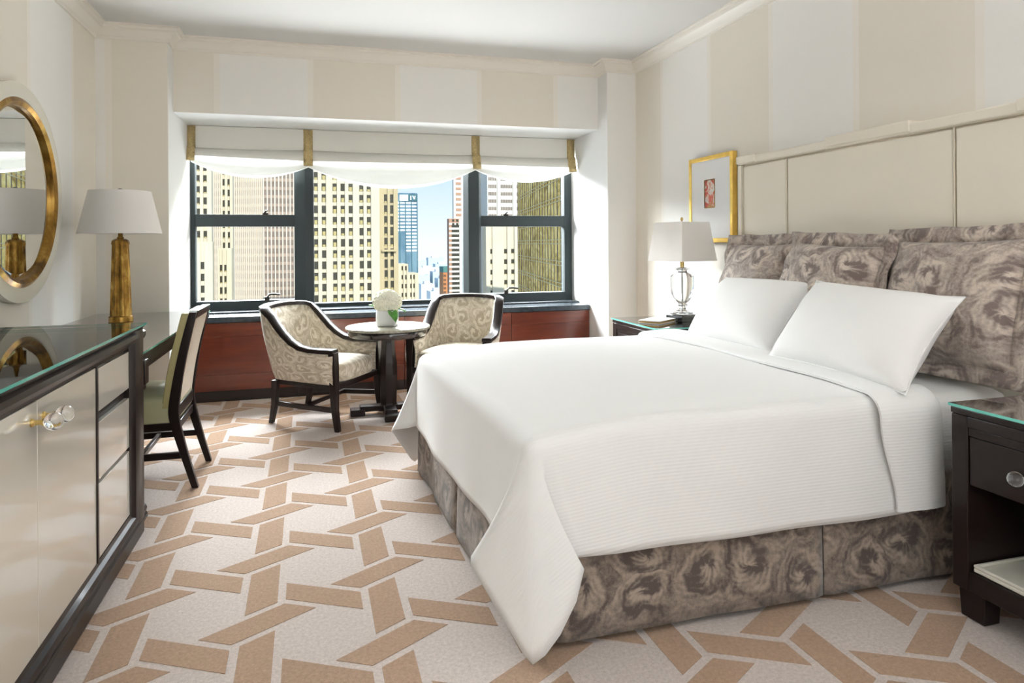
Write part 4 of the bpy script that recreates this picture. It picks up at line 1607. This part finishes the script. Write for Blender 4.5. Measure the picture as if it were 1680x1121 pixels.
for k in range(16):
    g.box(4.0, 6.8, 1.8, 2.05, zl(14.5 + k * 2.6), zl(15.7 + k * 2.6))
stuffpart(g, 'upper_windows', 'brown_brick', t)
t = bld('brick_block', 'orange brick block with green top beside the brown tower', 75.6, 420)
box_part('wall', 'orange_brick', t, 0, 8, 0, 14, 0, zl(-17.2), 0)
box_part('roof_storey', 'green_roof', t, 0, 8, -.2, 14, zl(-17.2), zl(-13.8), 0)
g = MB()
for k in range(12):
    for q in range(2):
        g.box(.3 + q * .8, .8 + q * .8, -.15, .05, zl(-20 - k * 2.6), zl(-18.6 - k * 2.6))
stuffpart(g, 'windows', 'dark_window', t)

# left window: limestone slabs in front of a finned office tower
t = bld('limestone_slab', 'pale limestone slab at the left edge of the first window', -30.0, 172)
punched(t, 'limestone', -9, 6.4, 2, 40, [(-7.5, -6.6), (-5.6, -4.7), (-2.6, -1.7), (-.7, .2), (2.9, 3.9), (4.6, 5.4)], -44, 38, 2.6, 1.6, .15)
t = bld('limestone_setback', 'lower limestone setback in the bottom left of the first window', -28.5, 165)
punched(t, 'limestone', 0, 6.0, 2, 1.8, [(3.5, 4.3)], -44, -2, 2.65, 1.6, .15)
t = bld('limestone_slab', 'narrow limestone slab with two window columns before the finned tower', -23.9, 190)
punched(t, 'limestone', 0, 2.9, 2, 40, [(.45, 1.0), (1.65, 2.2)], -44, 38, 2.75, 1.7, .15)
t = bld('limestone_setback', 'lower narrow limestone setback before the finned tower', -23.4, 180)
punched(t, 'limestone', 0, 3.2, 2, .3, [(.45, 1.05), (1.45, 2.0)], -44, -3, 2.75, 1.7, .15)

t = bld('finned_tower', 'tall finned office tower with two pale pinstriped faces in the first window', -47.5, 300)
def finned(x, y, rz, Ln, pitch, fw_, mats, zhi):
    made = [box_part('wall', mats[0], t, 0, Ln, 0, 8, 0, zl(zhi), 0)]
    g, h = MB(), MB()
    k = 0
    while k * pitch < Ln:
        g.box(k * pitch, k * pitch + fw_, -.55, .05, 0, zl(zhi))
        k += 1
    made.append(stuffpart(g, 'fins', 'fin_stone', t))
    for k in range(30):
        z = zl(-50 + k * 3.3)
        h.box(0, Ln, -.12, .05, z, z + 1.25)
    made.append(stuffpart(h, 'spandrels', mats[1], t))
    for o in made:
        o.location = (x, y, 0)
        o.rotation_euler.z = R(rz)
# the two faces meet at the corner near the middle of the window
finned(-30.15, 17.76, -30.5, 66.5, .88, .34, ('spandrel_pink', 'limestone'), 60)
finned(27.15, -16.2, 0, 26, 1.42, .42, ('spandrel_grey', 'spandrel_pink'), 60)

# right window: ribbon-window tower, plain white slab, limestone tower, golden glass tower
t = bld('white_slab', 'plain white slab at the left edge of the right window', 56.5, 258)
box_part('wall', 'white_stone', t, 0, 8.4, 0, 3, 0, zl(60), 0)
t = bld('ribbon_tower', 'white tower with grey ribbon windows in the upper right window', 60.0, 242)
box_part('wall', 'white_stone', t, 0, 16, 0, 14, 0, zl(60), 0)
g = MB()
for k in range(32):
    z = zl(-44 + k * 2.72)
    for a, c, nn in ((.5, 3.6, 5), (5.2, 9.7, 7), (11.3, 15.5, 7)):
        for q in range(nn):
            g.box(a + (c - a) * q / nn, a + (c - a) * (q + .78) / nn, -.1, .05, z, z + 1.25)
stuffpart(g, 'windows', 'spandrel_grey', t)
g = MB()
for a, c in ((0, .4), (3.75, 5.05), (9.8, 11.2)):
    g.box(a, c, -.35, .05, 0, zl(60))
stuffpart(g, 'piers', 'white_stone', t)
t = bld('limestone_tower', 'limestone tower below the ribbon windows in the right window', 46.6, 190)
punched(t, 'limestone', 0, 11.5, 4, 6.3, [(1.25, 1.9), (5.35, 6.35), (7.5, 8.5), (9.6, 10.5)], -44, -1.5, 3.0, 1.35, .1)
t = bld('golden_glass_tower', 'golden mirrored glass tower receding along the right window', 44.5, 150, -99.6)
box_part('wall', 'gold_glass', t, 0, 90, 0, 20, 0, zl(20), 0)
g = MB()
for k in range(19):
    z = zl(-42 + k * 3.3)
    g.box(0, 90, -.16, .02, z, z + .12)
    g.box(0, 90, -.16, .02, z + .6, z + .72)
stuffpart(g, 'floor_bands', 'mullion_gold', t)
g = MB()
for k in range(31):
    g.box(k * 3.0, k * 3.0 + .09, -.12, .02, 0, zl(20))
stuffpart(g, 'mullions', 'spandrel_grey', t)

# low city between the towers, its haze put into the colours
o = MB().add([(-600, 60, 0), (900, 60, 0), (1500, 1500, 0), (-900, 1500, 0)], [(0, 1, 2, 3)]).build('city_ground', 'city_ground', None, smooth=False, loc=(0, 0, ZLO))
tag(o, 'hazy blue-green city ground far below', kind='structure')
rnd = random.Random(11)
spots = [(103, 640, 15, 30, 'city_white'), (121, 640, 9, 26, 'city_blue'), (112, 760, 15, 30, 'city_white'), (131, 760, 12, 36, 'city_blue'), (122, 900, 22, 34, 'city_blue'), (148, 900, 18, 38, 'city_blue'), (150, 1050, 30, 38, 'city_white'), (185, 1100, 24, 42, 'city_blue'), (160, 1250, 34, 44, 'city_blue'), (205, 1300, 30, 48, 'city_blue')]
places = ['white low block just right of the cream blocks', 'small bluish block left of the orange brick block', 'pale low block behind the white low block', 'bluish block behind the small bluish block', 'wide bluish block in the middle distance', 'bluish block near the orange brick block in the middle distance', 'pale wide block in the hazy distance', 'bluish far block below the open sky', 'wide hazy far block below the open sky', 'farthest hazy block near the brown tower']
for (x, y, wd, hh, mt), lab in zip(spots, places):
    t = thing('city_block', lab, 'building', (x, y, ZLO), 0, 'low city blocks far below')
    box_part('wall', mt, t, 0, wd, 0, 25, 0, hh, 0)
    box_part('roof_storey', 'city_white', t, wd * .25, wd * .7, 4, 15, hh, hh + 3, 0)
